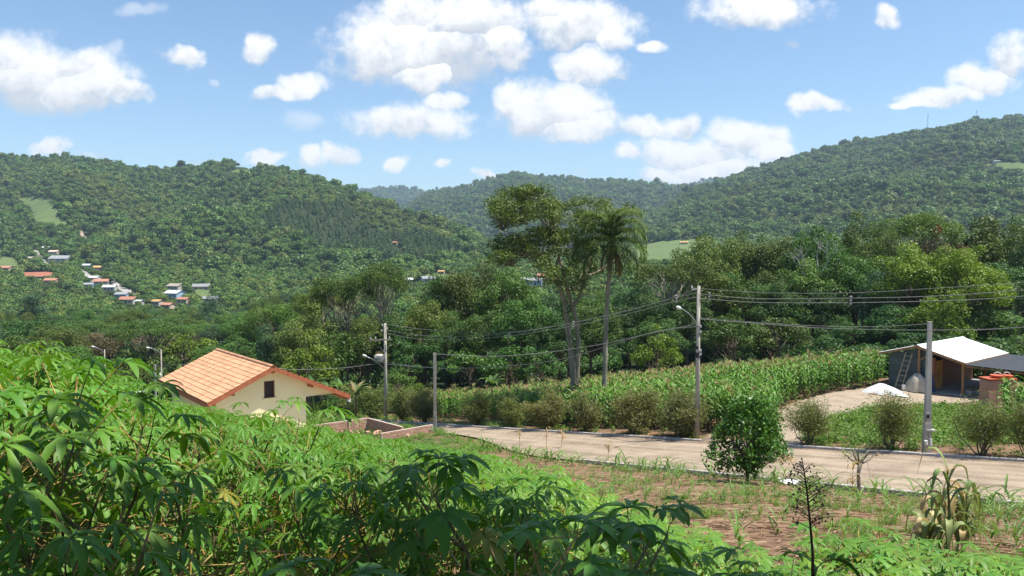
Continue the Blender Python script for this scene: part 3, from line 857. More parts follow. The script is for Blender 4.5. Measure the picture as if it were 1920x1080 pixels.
def make_ico():
    p = (1 + 5 ** .5) / 2
    v = unit(np.array([(-1, p, 0), (1, p, 0), (-1, -p, 0), (1, -p, 0), (0, -1, p), (0, 1, p), (0, -1, -p), (0, 1, -p), (p, 0, -1), (p, 0, 1), (-p, 0, -1), (-p, 0, 1)], float))
    f = np.array([(0,11,5),(0,5,1),(0,1,7),(0,7,10),(0,10,11),(1,5,9),(5,11,4),(11,10,2),(10,7,6),(7,1,8),(3,9,4),(3,4,2),(3,2,6),(3,6,8),(3,8,9),(4,9,5),(2,4,11),(6,2,10),(8,6,7),(9,8,1)])
    return v, f
ICO = make_ico()
HILLCROWN = [crown_proto(300 + k, 4.6, 9.5, 9.0, 1.5, 'broad', M['leaf_hill'] if k < 4 else M['leaf_hill_pale']) for k in range(6)]
EUCCROWN = [crown_proto(320 + k, 3.0, 13, 14, 1.2, 'euc', M['leaf_hill_euc']) for k in range(2)]
EUC_ZONE = [[(520,385),(640,385),(700,440),(800,440),(870,480),(780,500),(600,470),(480,420)]]
# village houses: photo centre of the roof, depth, width, storey height, roof, wall
VH = [(88,466,880,9,'roof_white','plaster_tan','white roofed house beside the upper village street'),
 (102,474,840,11,'plaster_tan','plaster','cream house just below the white roof on the upper street'),
 (115,487,800,22,'roof_grey','plaster','long grey roofed hall below the upper village street'),
 (56,486,800,10,'roof_taupe','plaster_tan','small taupe roofed house across the upper village street'),
 (12,505,720,12,'roof_tile','plaster_tan','orange brick house at the picture edge beyond the meadow'),
 (97,529,640,11,'roof_tile','plaster_tan','red tiled house just below the red earth field'),
 (163,500,720,9,'roof_white','plaster_blue','pale blue house with white roof above the street bend'),
 (186,504,700,10,'roof_ochre','plaster_tan','ochre tiled house beside the pale blue house'),
 (177,524,640,10,'roof_white','plaster','white flat fronted house on the street bend'),
 (190,531,620,12,'roof_tile','plaster','pink tiled house below the white flat house'),
 (166,537,600,8,'roof_grey','plaster_blue','small grey gabled house among trees by the bend'),
 (206,542,590,10,'roof_white','plaster','bright white house beside the straight village street'),
 (230,556,570,10,'roof_grey','plaster_blue','grey gabled house at the foot of the straight street'),
 (242,566,555,13,'roof_tile','plaster','wide orange tiled house at the foot of the street'),
 (262,570,550,6,'roof_white','plaster','tiny white annexe beside the wide orange house'),
 (330,540,610,13,'roof_taupe','plaster','hip roofed taupe house standing alone on the slope'),
 (328,554,585,15,'roof_white','plaster_blue','long white roofed house below the taupe house'),
 (378,541,610,14,'roof_grey','plaster_tan','low grey shed behind the small green field'),
 (345,566,560,9,'roof_tile','plaster_tan','salmon house half hidden by the tall tree'),
 (315,577,545,9,'roof_tile','plaster_tan','red tiled house low among the valley trees'),
 (296,570,555,8,'roof_ochre','plaster','small ochre house beside the low red tiled house'),
 (395,565,560,11,'roof_grey','plaster_tan','grey roofed red brick house below the green field'),
 (803,527,520,10,'roof_grey','plaster','grey gabled cottage with white walls in the central valley'),
 (765,529,540,7,'roof_white','plaster','white shed west of the central cottage'),
 (828,513,560,5,'roof_ochre','plaster_tan','lone tan hut above the central cottage'),
 (1005,531,470,9,'roof_grey','plaster_blue','grey house seen under the big tree crown'),
 (1022,522,480,10,'roof_tile','plaster_tan','orange roofed house behind the big tree trunk'),
 (985,529,470,6,'roof_white','plaster','small white house seen under the big tree crown'),
 (741,457,720,5,'roof_tile','plaster_tan','tiny red roofed hut alone on the forested slope'),
 (1868,303,1280,11,'roof_grey','plaster','white house with dormers in the high hillside clearing'),
 (1283,456,760,8,'roof_ochre','plaster_tan','small tan farm building above the valley meadow'),
 (136,301,1440,9,'roof_white','plaster','tiny white house on the far ridge crest')]
def village_house(px, py, d, w, roofm, wallm, label):
    p = hit(px, py + 3, 300, 5000); w = w * p[1] / d; d = p[1]; x, y, z = p
    w = min(w * .86, 26); ztop = z + 3.4 + w * .17
    wall_h = 3.0
    base = ztop - wall_h - w * .17
    base = z
    D = w * .7
    ang = random.uniform(-.5, .5)
    t = thing('village_house', label, 'house', (x, y, base), ang)
    mb = MB(); hw, hd = w / 2, D / 2
    found = max(0, base - z) + 2
    V = [(-hw, -hd, -found), (hw, -hd, -found), (hw, hd, -found), (-hw, hd, -found), (-hw, -hd, wall_h), (hw, -hd, wall_h), (hw, hd, wall_h), (-hw, hd, wall_h), (-hw, 0, wall_h + D * .22), (hw, 0, wall_h + D * .22)]
    mb.add(V, [(0, 1, 5, 4), (2, 3, 7, 6), (1, 2, 6, 9, 5), (3, 0, 4, 8, 7)])
    obj('wall', mb.mesh('wall', [M[wallm]]), t)
    mb = MB(); e = .5; rz = wall_h + D * .22 + .15; ez = wall_h - e * .44 + .15
    for s in (-1, 1):
        V = [(-hw - e, 0, rz), (hw + e, 0, rz), (hw + e, s * (hd + e), ez), (-hw - e, s * (hd + e), ez)]
        V += [(a, b, c - .14) for a, b, c in V]
        mb.add(V, [(0, 1, 2, 3), (7, 6, 5, 4), (3, 2, 6, 7), (0, 3, 7, 4), (2, 1, 5, 6)])
    obj('roof', mb.mesh('roof', [M[roofm]]), t)
    for wx in (-.28, .28):
        mb = MB(); mb.box((wx * w, -hd - .03, wall_h * .55), (1.3, .08, 1.1)); obj('window', mb.mesh('window', [M['window_dark']]), t)
    mb = MB(); mb.box((0.02 * w, -hd - .03, 1.05), (.95, .08, 2.1)); obj('door', mb.mesh('door', [M['frame_brown']]), t)
    return (px, py, d, w)
HB = []
for h in VH:
    HB.append(village_house(*h))
def keep_clear(pts, hgt, open_only=None):
    """True for trees that neither stand in an open field nor hide a village house or street the photo shows"""
    x, y, z = pts.T
    px, pyb = proj(x, y, z); _, pyt = proj(x, y, z + hgt)
    ok = np.ones(len(x), bool)
    for poly in (CLEAR if open_only is not False else ()):
        ok &= ~in_poly(px, pyb, poly)
        ok &= ~in_poly(px, pyb * .7 + pyt * .3, poly)
        ok &= ~(in_poly(px, pyb * .4 + pyt * .6, poly) & (pyb < poly[0][1] + 60))
    for (hx, hy, d, w) in (HB if open_only is not True else ()):
        hwid = FPX * w / d * .5
        hh = FPX * 3.5 / d
        ok &= ~((y < d + w * .6) & (np.abs(px - hx) < hwid + FPX * 2.2 / y) & (pyt < hy + hh * .55) & (pyb > hy - 4) & (y > 300))
    if open_only is True:
        for (hx, hy, d, w) in HB:
            ok &= ~((np.abs(y - d) < w * .8) & (np.abs(px - hx) < FPX * w / d * .55))
    return ok
def sample_wedge(px0, px1, d0, d1, n, rng):
    c = rng.uniform(cpx(px0), cpx(px1), n)
    d = np.sqrt(rng.uniform(d0 ** 2, d1 ** 2, n))
    return c, d
def hill_forest(name, hill, px0, px1, n, sc, euc=False, over=60):
    rng = np.random.default_rng(hash(name) % 1000 if False else len(name) * 17)
    dmin, dmax = hill.fd.min() - 40, hill.d.max() + over
    c, d = sample_wedge(px0, px1, dmin, dmax, n, rng)
    dr, zr, df = hill.ridge(c)
    k = (d > df - 30) & (d < dr + over)
    c, d = c[k], d[k]
    x = c * d; z = G(x, d); own = hill(c, d)
    k = own > z - 3
    x, y, z = x[k], d[k], z[k]
    pts = np.stack([x, y, z - 1.0 * sc], -1)
    px, py = proj(x, y, z)
    s = sc * (.45 + .85 * rng.random(len(x)) ** 1.4) * np.where(rng.random(len(x)) < .07, 1.5, 1)
    pt = np.sin(x / 47 + 2 * np.sin(d[k][:len(x)] / 83) if False else x / 47 + 2 * np.sin(y / 83)) + np.sin(y / 61 + x / 130)
    s = s * np.where(pt > .9, .7, 1.0)
    ok = keep_clear(pts, 9 * s)
    ez = np.zeros(len(x), bool)
    if euc:
        for q in EUC_ZONE: ez |= in_poly(px, py, q)
    s = np.where(ez, sc * rng.uniform(.72, .88, len(x)), s)
    hid = ~keep_clear(pts, 9 * s, False); s = np.where(hid, rng.uniform(.22, .62, len(s)) * s, s); ok = keep_clear(pts, 9 * s, True)
    S3 = np.stack([s, s, s * rng.uniform(.8, 1.25, len(x))], -1)
    pick = np.where(ez, 6 + rng.integers(0, 2, len(x)), np.where(rng.random(len(x)) < np.clip(.22 + .32 * pt, .06, .85), 4 + rng.integers(0, 2, len(x)), rng.integers(0, 4, len(x))))
    scatter(name, pts[ok], S3[ok], rng.random(ok.sum()) * 6.28, HILLCROWN + EUCCROWN, pick[ok])
hill_forest('ridge_forest', hillL, -500, 1010, 28000, 1.04, True)
hill_forest('slope_forest', hillR, 1080, 2350, 31000, 1.1)
hill_forest('distant_forest', hillM, 640, 1500, 20000, 1.5)
hill_forest('horizon_forest', hillF, 560, 1560, 16000, 1.7)
def valley_forest():
    rng = np.random.default_rng(55)
    c, d = sample_wedge(-500, 2350, 330, 1000, 24000, rng)
    x = c * d; z = G(x, d)
    own = valley_z(c, d); k = own > z - 3
    x, y, z = x[k], d[k], z[k]
    s = rng.uniform(.55, 1.15, len(x)) * np.clip(y / 700, .7, 1)
    pts = np.stack([x, y, z - .8], -1)
    hid = ~keep_clear(pts, 9.5 * s, False); s = np.where(hid, rng.uniform(.22, .62, len(s)) * s, s); ok = keep_clear(pts, 9.5 * s, True)
    scatter('valley_forest', pts[ok], s[ok], rng.random(ok.sum()) * 6.28, HILLCROWN, rng.integers(0, 6, ok.sum()))
valley_forest()
def undergrowth():
    rng = np.random.default_rng(56)
    c, d = sample_wedge(-420, 2350, 66, 360, 5600, rng)
    c2, d2 = sample_wedge(1480, 2300, 66, 96, 500, rng); c = np.r_[c, c2]; d = np.r_[d, d2]
    x = c * d
    k = (d > 88 + .08 * np.abs(x)) | (x < -30) | ((x > 24) & (d > 72)) | ((x > 34) & (d > 67))
    x, y = x[k], d[k]
    s, w = road_sw(x, y)
    k = (w < -34) | (y > 112); x, y = x[k], y[k]
    z = G(x, y)
    pts = np.stack([x, y, z - .5], -1)
    sc = rng.uniform(.22, .5, len(x))
    scatter('undergrowth', pts, sc, rng.random(len(x)) * 6.28, UNDER, rng.integers(0, 3, len(x)))
UNDER = [crown_proto(360 + k, 4.6, 9, 26, .85, 'broad', M['leaf_dark']) for k in range(3)]
undergrowth()

# ---- trees of the middle distance, one by one
# (px, py of the top, depth, width m, kind, leaf, label)
HT = [
 (1330,448,112,13,'broad','leaf_olive','yellowish broadleaf tree where the wood meets the valley meadow'),
 (1265,492,100,12,'flat','leaf_feather','flat feathery crown right beside the palm fronds'),
 (1395,440,118,12,'broad','leaf_olive','olive rounded tree on the wood skyline next to the meadow'),
 (1455,452,116,12,'broad','leaf_olive','olive tree on the skyline behind the bare grey tree'),
 (1535,436,112,12,'broad','leaf_mid','tall dense tree on the skyline above the bare grey tree'),
 (1610,424,116,11,'broad','leaf_olive','upright olive crowned tree between the bare tree and umbrella tree'),
 (1705,404,112,14,'flat','leaf_feather','umbrella shaped feathery tree standing highest in the far wood'),
 (1650,440,108,10,'broad','leaf_olive','rounded olive tree just under the umbrella crown'),
 (1768,440,108,9,'broad','leaf_brown','brownish tree carrying the red flower cluster'),
 (1832,408,110,12,'tall','leaf_olive','tall olive tree with pointed tops beyond the red flowers'),
 (1872,420,114,11,'broad','leaf_olive','olive tree behind the pointed tall tree'),
 (1925,430,108,13,'broad','leaf_olive','olive crown cut by the frame above the power cables'),
 (1720,462,88,11,'broad','leaf_lime','bright lime green tree above the cable spacer'),
 (1800,470,86,12,'broad','leaf_lime','largest bright lime tree in front of the dark wood'),
 (1765,545,80,8,'small','leaf_lime','low lime green tree crossed by the twin cables'),
 (1890,500,92,11,'broad','leaf_dark','dark bluish tree at the far end of the lime trees'),
 (1600,480,96,11,'broad','leaf_mid','round mid green tree under the skyline behind the corn'),
 (1660,505,92,10,'broad','leaf_blue','grey green tree beside the bright lime trees'),
 (1535,545,94,9,'broad','leaf_dark','dark tree directly below the bare grey tree'),
 (1470,530,96,10,'broad','leaf_dark','dark glossy tree in front of the olive skyline trees'),
 (1405,520,98,10,'broad','leaf_mid','mid green tree behind the top of the tall lamp pole'),
 (1345,515,100,11,'broad','leaf_olive','olive tree rising behind the tall lamp pole'),
 (1290,560,98,10,'broad','leaf_dark','dark tree beside the lamp head of the tall pole'),
 (1465,590,82,8,'small','leaf_olive','pale olive small tree over the corn tassels'),
 (1375,590,84,9,'small','leaf_mid','bright edged small tree right of the tall lamp pole'),
 (1545,625,80,7,'small','leaf_dark','dark low tree over the far corn edge'),
 (1610,600,88,10,'broad','leaf_dark','deep shaded tree behind the blue shed ladder'),
 (1690,575,84,10,'broad','leaf_dark','deep shaded tree behind the blue shed roof'),
 (1760,600,86,9,'broad','leaf_dark','deep shaded tree above the white shed roof'),
 (1850,575,84,10,'broad','leaf_mid','leafy tree above the black shade net'),
 (1915,590,80,8,'small','leaf_mid','small leafy tree beyond the shade net corner'),
 (1225,600,92,9,'broad','leaf_dark','dark tree between the palm trunk and lamp pole'),
 (1180,560,96,10,'broad','leaf_dark','shaded tree behind the palm trunk'),
 (1235,620,80,6,'small','leaf_lime','bright sprig topped small tree left of the tall lamp pole'),
 (1110,570,94,10,'broad','leaf_mid','dense tree behind the upper twin trunk'),
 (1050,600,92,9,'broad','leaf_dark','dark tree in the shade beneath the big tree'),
 (985,560,94,10,'broad','leaf_mid','leafy tree left of the forked big tree trunk'),
 (950,505,108,12,'broad','leaf_mid','dark green dome of leaves in front of the valley houses'),
 (885,496,112,13,'broad','leaf_olive','broad domed tree below the central valley cottage'),
 (835,520,112,11,'broad','leaf_mid','full leafed tree left of the domed tree'),
 (905,590,96,10,'broad','leaf_mid','glossy tree behind the sagging cable middle'),
 (850,600,98,9,'broad','leaf_mid','glossy tree right of the transformer pole top'),
 (800,570,102,10,'broad','leaf_olive','olive tree behind the crossarm pole'),
 (775,640,96,8,'small','leaf_dark','dark thicket tree right of the transformer'),
 (880,650,92,8,'small','leaf_mid','small glossy tree above the corn and low post'),
 (960,640,90,8,'small','leaf_mid','small bright tree under the lower cable'),
 (1010,650,88,7,'small','leaf_dark','small dark tree against the big trunk base'),
 (715,502,104,10,'flat','leaf_feather','spreading feathery tree with crooked visible limbs'),
 (650,520,106,12,'flat','leaf_feather','wide feathery tree left of the crooked limbed tree'),
 (600,545,108,10,'flat','leaf_feather','lower feathery tree at the wood edge above the house'),
 (560,560,118,10,'broad','leaf_mid','round tree above the house ridge end'),
 (690,600,98,9,'broad','leaf_olive','pale trunked tree left of the crossarm pole'),
 (640,620,96,9,'small','leaf_mid','small leafy tree above the house eave'),
 (580,640,92,9,'small','leaf_lime','light green small tree behind the house gable'),
 (530,610,104,10,'broad','leaf_blue','grey green tree behind the orange ridge'),
 (470,590,122,12,'broad','leaf_mid','leafy tree over the orange roof'),
 (745,690,84,5,'small','leaf_mid','cone shaped shrub tree beside the transformer pole foot'),
 (775,713,80,4,'small','leaf_lime','pale bushy sapling between the two concrete poles'),
 (205,622,135,14,'broad','leaf_brown','brownish flowering tree above the far street lamps'),
 (165,606,150,16,'flat','leaf_feather','dark smooth umbrella tree behind the brownish tree'),
 (345,622,125,14,'small','leaf_lime','pale feathery green tree above the far end of the roof'),
 (300,660,112,10,'small','leaf_olive','yellow green tree between the far street lamps'),
 (258,640,120,9,'small','leaf_mid','bushy tree behind the taller far street lamp'),
 (120,650,118,11,'broad','leaf_mid','tree just above the foreground cassava leaves'),
 (55,600,140,13,'broad','leaf_dark','dark wooded tree near the picture edge above the cassava'),
 (20,640,122,11,'broad','leaf_olive','olive tree at the frame edge above the cassava'),
 (395,553,260,13,'tall','leaf_blue','tall bluish conical tree beside the grey roofed brick house'),
 (60,545,300,14,'tall','leaf_blue','tall grey green tree below the red earth field'),
 (425,640,112,12,'broad','leaf_mid','full tree rising behind the far roof corner'),
 (235,665,108,8,'small','leaf_olive','olive bush between the two far street lamps'),
 (1655,645,74,8,'small','leaf_dark','low dark tree touching the left eave of the shed'),
 (1725,622,72,8,'small','leaf_dark','low dark tree right behind the shed ridge'),
 (1800,628,71,8,'small','leaf_dark','low dark tree behind the white roof end'),
 (1880,640,70,8,'small','leaf_dark','low dark tree behind the black shade net'),
 (1945,630,70,8,'small','leaf_mid','low tree at the frame edge behind the shade net'),
]
kk = 0
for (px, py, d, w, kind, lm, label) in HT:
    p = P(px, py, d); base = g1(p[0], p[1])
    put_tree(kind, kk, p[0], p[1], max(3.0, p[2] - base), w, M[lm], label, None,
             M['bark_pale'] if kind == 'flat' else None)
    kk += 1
# the rest of the wood: trees the photo does not tell apart
LOOK = {'leaf_dark': 'dark green', 'leaf_mid': 'fresh green', 'leaf_olive': 'olive', 'leaf_blue': 'grey green', 'leaf_feather': 'yellowish green'}
SHAPE = {'broad': 'round crowned', 'small': 'bushy', 'flat': 'flat topped feathery', 'tall': 'narrow'}
def wood_rest():
    rng = random.Random(12); pts = []
    def far_enough(x, y, m):
        return all((x - a) ** 2 + (y - b) ** 2 > m * m for a, b in pts)
    n = 0
    for _ in range(6000):
        if n >= 150: break
        c = cpx(rng.uniform(-120, 600)); d = math.sqrt(rng.uniform(112 ** 2, 400 ** 2)); x, y = float(c) * d, d
        if not far_enough(x, y, 8.5): continue
        z = g1(x, y)
        h = rng.uniform(8, 14); 
        ppx, pyt = proj(x, y, z + h)
        if pyt < 580 and ppx < 480: h *= .75
        if not keep_clear(np.array([[x, y, z]]), np.array([h]))[0]: continue
        ppx, pyt = proj(x, y, z + h)
        if 250 < y and pyt < 577 and ppx < 460: continue
        pts.append((x, y)); n += 1
        kind = rng.choice(['broad', 'broad', 'broad', 'small', 'flat'])
        lm = rng.choice(['leaf_dark', 'leaf_mid', 'leaf_mid', 'leaf_olive', 'leaf_blue', 'leaf_feather'])
        lk_ = LOOK[lm] + ' ' + SHAPE[kind]
        put_tree(kind, rng.randrange(9), x, y, h, rng.uniform(8, 13), M[lm], lk_ + ' tree in the valley wood between house and village', lk_ + ' trees of the valley wood')
    n = 0; pts.clear()
    for _ in range(4000):
        if n >= 85: break
        ppx = rng.uniform(560, 2150); d = rng.uniform(98, 190); x, y = float(cpx(ppx)) * d, d
        if not far_enough(x, y, 7): continue
        z = g1(x, y); cap = np.interp(ppx, [560, 760, 900, 1000, 1200, 1290, 1330, 1500, 1700, 1920], [590, 590, 545, 560, 545, 520, 480, 465, 450, 450])
        zt = zpx(cap, d); h = min(zt - z, rng.uniform(11, 17))
        if h < 5: continue
        pts.append((x, y)); n += 1
        kind, lm = rng.choice(['broad', 'broad', 'small', 'tall']), rng.choice(['leaf_dark', 'leaf_dark', 'leaf_mid', 'leaf_olive']); lk_ = LOOK[lm] + ' ' + SHAPE[kind]
        put_tree(kind, rng.randrange(9), x, y, h, rng.uniform(8, 12), M[lm], lk_ + ' tree deep inside the wood behind the corn field', lk_ + ' trees deep in the wood')
wood_rest()
# red flower cluster is part of the brownish tree: add as its own crown part
# red blossom part on the brownish tree
for o in list(COL.objects):
    if o.get('label', '').startswith('brownish tree carrying'):
        rng = np.random.default_rng(9)
        p = P(1758, 432, 106.5)
        loc = o.matrix_world
        bpy.context.view_layer.update()
        c = np.array(o.matrix_world.inverted() @ Vector(p))
        V, F, T = lobe_leaves([(c, .8), (c + np.array((.6, .3, -.2)), .6)], 260, .3, rng)
        obj('blossom', make_mesh('blossom', V, F, [M['leaf_red']], tone=T), o)

# ---- the big forked tree in the corn
def big_tree():
    x, y = P(1075, 700, 67)[:2]; z = g1(x, y)
    t = thing('tree', 'tall forked tree with open spreading crown rising out of the corn field', 'tree', (x, y, z))
    rng = np.random.default_rng(77)
    def W(px, py, d=67): 
        p = P(px, py, d); return np.array((p[0] - x, p[1] - y, p[2] - z))
    mb = MB()
    def path(pts, r0, r1, sides=9):
        pts = [W(*p) for p in pts]; n = len(pts)
        mb.tube(pts, [r0 + (r1 - r0) * i / (n - 1) for i in range(n)], sides, cap=False)
    # two stems and main limbs, read off the photo
    path([(1078,800),(1077,750),(1076,700),(1070,650),(1064,610),(1060,570),(1050,540),(1040,515)], .36, .20)
    path([(1080,790),(1081,740),(1082,690),(1084,640),(1080,600),(1074,575)], .29, .18)
    path([(1040,515),(1028,495),(1010,480),(990,462),(972,440)], .22, .09, 7)
    path([(1074,575),(1064,545),(1058,520),(1050,490),(1044,455),(1040,420)], .20, .08, 7)
    path([(1074,575),(1088,555),(1096,520),(1105,490,69),(1115,460,69),(1120,430,69)], .18, .07, 7)
    path([(1040,515),(1045,490),(1052,470),(1030,430),(1010,405),(1000,375)], .15, .05, 6)
    path([(1010,480),(985,478),(960,470),(940,466)], .12, .04, 6)
    path([(1096,520),(1120,510,68),(1150,490,69),(1170,470,70)], .12, .04, 6)
    lob = []
    def cluster(px, py, rx, ry, n, r=(.55, 1.0), d=67, dd=2.2):
        for _ in range(n):
            a = rng.random() * 6.28; q = math.sqrt(rng.random())
            c = W(px + rx * q * math.cos(a), py + ry * q * math.sin(a), d + rng.normal() * dd)
            lob.append((c, rng.uniform(*r)))
            j = W(px, py + ry * 1.1, d)
            limb(mb, j, c, .05, .015, rng, 3, .12, 4)
    cluster(975,385,58,30,34); cluster(1000,365,30,16,12); cluster(1030,398,30,22,14); cluster(940,405,24,24,12)
    cluster(960,468,42,28,24); cluster(1015,455,44,30,28); cluster(1045,430,28,28,12)
    cluster(1105,400,42,28,26, d=70); cluster(1085,455,32,32,20, d=70); cluster(1145,420,30,36,14, d=72); cluster(1188,393,14,14,3, d=72)
    cluster(1078,515,40,26,16); cluster(1030,505,24,18,9); cluster(935,480,16,16,7)
    obj('trunk', mb.mesh('trunk', [M['bark_tan']], True), t)
    V, F, T = lobe_leaves(lob, 290, .20, rng, .55, .35, .62)
    obj('crown', make_mesh('crown', V, F, [M['leaf_feather']], tone=T), t)
    # climbing leaves on the stems
    lob = []
    for (px, py) in ((1070,640),(1084,620),(1060,575),(1078,560),(1050,535),(1086,660),(1090,715),(1100,730),(1108,745),(1066,600)):
        lob.append((W(px + rng.normal() * 4, py, 66.6), rng.uniform(.35, .7)))
    V, F, T = lobe_leaves(lob, 130, .24, rng)
    obj('ivy', make_mesh('ivy', V, F, [M['leaf_mid']], tone=T), t)
big_tree()

# ---- palm
def palm():
    pb = P(1130, 700, 64); x, y = pb[0], pb[1]; z = g1(x, y)
    t = thing('palm_tree', 'tall palm with slender grey trunk and drooping feathery fronds', 'palm tree', (x, y, z))
    top = P(1145, 478, 64) - np.array((x, y, z)); mid = P(1138, 620, 64) - np.array((x, y, z))
    mb = MB(); pts = []
    for i in range(13):
        u = i / 12; pts.append(np.array((top[0] * u ** 1.3 + .06 * math.sin(u * 7), 0, -.4 + (top[2] + .4) * u)))
    mb.tube(pts, [.205 - .03 * i / 12 + .012 * (i % 2) for i in range(13)], 12, cap=False)
    obj('trunk', mb.mesh('trunk', [M['bark_pale']], True), t)
    # crownshaft with old leaf bases
    mb = MB(); mb.tube([top, top + (0, 0, .5), top + (0, 0, 1.1), top + (0, 0, 1.7)], [.2, .3, .26, .1], 10)
    obj('crown_shaft', mb.mesh('crown_shaft', [M['palm']], True), t)
    def frond_mesh(L, a0, droop, seed, mat):
        rng = np.random.default_rng(seed); mb = MB(); n = 26
        P_ = []; ang = a0; p = np.array((0., 0., 0.)); step = L / n
        for i in range(n + 1):
            P_.append(p.copy()); ang -= droop / n * (.4 + 1.2 * i / n)
            p = p + step * np.array((math.cos(ang), 0, math.sin(ang)))
        mb.tube(P_[::2], [.035 * (1 - i / 14) + .006 for i in range(len(P_[::2]))], 4, cap=False, t=.8)
        C = []
        for i in range(4, n + 1):
            for s in (-1, 1):
                for k in range(2):
                    q = P_[i] + rng.normal(size=3) * .015; tan = unit(P_[min(i + 1, n)] - P_[i - 1])
                    ll = (.78 if 6 < i < 22 else .5) * rng.uniform(.8, 1.1)
                    out = np.array((tan[0] * .45, s * rng.uniform(.6, 1.0), tan[2] * .45 + rng.uniform(-.1, .55)))
                    d1 = unit(out); m_ = q + d1 * ll * .5; e = m_ + unit(d1 * .6 + np.array((0, 0, -.9))) * ll * .55
                    wv = unit(np.cross(d1, (0, 0, 1.))) * .032
                    tt = float(np.clip(rng.normal(.5, .25), 0, 1))
                    mb.add([q - wv, q + wv, m_ + wv, m_ - wv, e], [(0, 1, 2, 3), (3, 2, 4)], 0, tt)
        return mb.mesh('frond', [mat])
    FR = [frond_mesh(3.9, a0, dr, 40 + k, M['palm']) for k, (a0, dr) in enumerate(((1.42, 2.1), (1.2, 2.5), (.9, 2.6), (.45, 2.3), (-.2, 1.7)))]
    FD = frond_mesh(2.6, -.9, .9, 60, M['palm_dead'])
    rng = random.Random(4)
    for k in range(60):
        lvl = (k * 5) // 60
        o = obj('frond', FR[lvl], t, tuple(top + np.array((0, 0, 1.5 - .16 * lvl))), (rng.uniform(-.06, .06), 0, k * 2.399), rng.uniform(.88, 1.08))
    for k in range(9):
        obj('frond', FD, t, tuple(top + np.array((0, 0, .75))), (0, 0, k * .9 + .4), rng.uniform(.8, 1.05), label='dead tan frond hanging down')
palm()

# ---- bare grey tree in the wood
def bare_tree():
    b = P(1512, 552, 97.5); x, y = b[0], b[1]; z = g1(x, y)
    t = thing('bare_tree', 'leafless pale grey tree with upright forked branches', 'tree', (x, y, z))
    rng = np.random.default_rng(5); mb = MB()
    def W(px, py, d=97.5): p = P(px, py, d); return np.array((p[0] - x, p[1] - y, p[2] - z))
    mb.tube([(0, 0, -.3), tuple(W(1512, 552))], [.2, .14], 7, cap=False)
    def br(a, b_, r):
        pts = limb(mb, a, b_, r, r * .35, rng, 4, .05, 5)
        return pts
    for path in ([(1512,552),(1508,530),(1508,490),(1503,470)],[(1512,552),(1525,535),(1545,505),(1558,480),(1566,468)],[(1508,520),(1500,500),(1490,480)],[(1530,528),(1534,500),(1535,465),(1538,452)],[(1540,512),(1552,490),(1550,462)],[(1545,505),(1562,500),(1570,492)]):
        for a, c in zip(path, path[1:]):
            br(W(*a, 96.8), W(*c, 96.8), .085)
        e = W(*path[-1], 96.8)
        for _ in range(7):
            br(e - np.array((0, 0, rng.uniform(0, 1.2))), e + np.array((rng.normal() * .7, rng.normal() * .5, rng.uniform(.1, 1.1))), .035)
    obj('trunk', mb.mesh('trunk', [M['dead_wood']], True), t)
bare_tree()

# ---------------------------------------------------------------- roadside shrubs, bush, pruned tree
def feathery_shrub_mesh(seed, h, r, leaf=.10, n=11000, bare=.06):
    rng = np.random.default_rng(seed); mb = MB(); C = []; Dn = []
    for k in range(11):
        a = rng.random() * 6.28; q = r * rng.uniform(.15, .8)
        top = np.array((math.cos(a) * q, math.sin(a) * q, h * rng.uniform(.6, .95)))
        st = np.array((rng.normal() * .05, rng.normal() * .05, -.1))
        pts = limb(mb, st, top, .035, .008, rng, 6, .08, 5)
        for j in range(9):
            u = rng.uniform(.3, 1); b = st * (1 - u) + top * u
            e = b + np.array((rng.normal() * r * .34, rng.normal() * r * .34, rng.uniform(.0, .3) * h))
            limb(mb, b, e, .01, .003, rng, 2, .1, 3)
            for i in range(6):
                C.append(b * (1 - i / 5) + e * (i / 5)); Dn.append(unit(e - b))
    C = np.array(C); idx = rng.integers(0, len(C), n)
    c = C[idx] + rng.normal(size=(n, 3)) * np.array((.17, .17, .14)) * r
    c = c[(c[:, 2] > h * bare)]
    V, F = leaf_quads(c, rng.normal(size=c.shape), leaf * (.7 + .9 * rng.random(len(c))) * 1.6, rng, .2)
    T = np.repeat(np.clip(rng.normal(.5, .25, len(c)), 0, 1), 4)
    return mb.mesh('branches', [M['bark']]), make_mesh('foliage', V, F, [M['hedge']], tone=T)
SHR = [feathery_shrub_mesh(500 + k, 2.3, 1.15) for k in range(4)]
SHR_T = [feathery_shrub_mesh(520 + k, 2.5, 1.3, .085, 6500, .30) for k in range(3)]
def shrub(px, ptop, pbase, width_px, label, tall=False, mat='hedge', group='feathery shrubs along the kerb', w=-.1):
    # stand it on the verge just behind the far kerb
    best = None
    for s in np.linspace(-26, 44, 700):
        x, y = road_xy(s, w); q = proj(x, y, g1(x, y))[0] if False else 960 + FPX * x / (y * CP - (-12) * SP)
        if best is None or abs(q - px) < best[0]: best = (abs(q - px), x, y)
    x, y = best[1:]; z = g1(x, y)
    ppx, pyb = proj(x, y, z); 
    h = (pbase - ptop) * y / FPX; wd = width_px * y / FPX
    br, fo = (SHR_T if tall else SHR)[random.randrange(3)]
    hh, rr = (2.5, 1.3) if tall else (2.3, 1.15)
    t = thing('roadside_shrub', label, 'shrub', (x, y, z - .03), random.uniform(0, 6.28), group, (1.2 * wd / (2.3 * rr), 1.1 * wd / (2.3 * rr), h / (hh * 1.02)))
    obj('branches', br, t); obj('foliage', fo, t, mat=M[mat])
shrub(1515,750,838,105,'feathery olive shrub on bare stems beside the gravel track mouth', True)
shrub(1672,745,845,112,'feathery olive shrub left of the square meter post', True)
shrub(1838,750,858,125,'feathery olive shrub on the bare earth verge right of the meter post', True)
shrub(1925,770,865,90,'feathery olive shrub cut by the frame past the meter post', True)
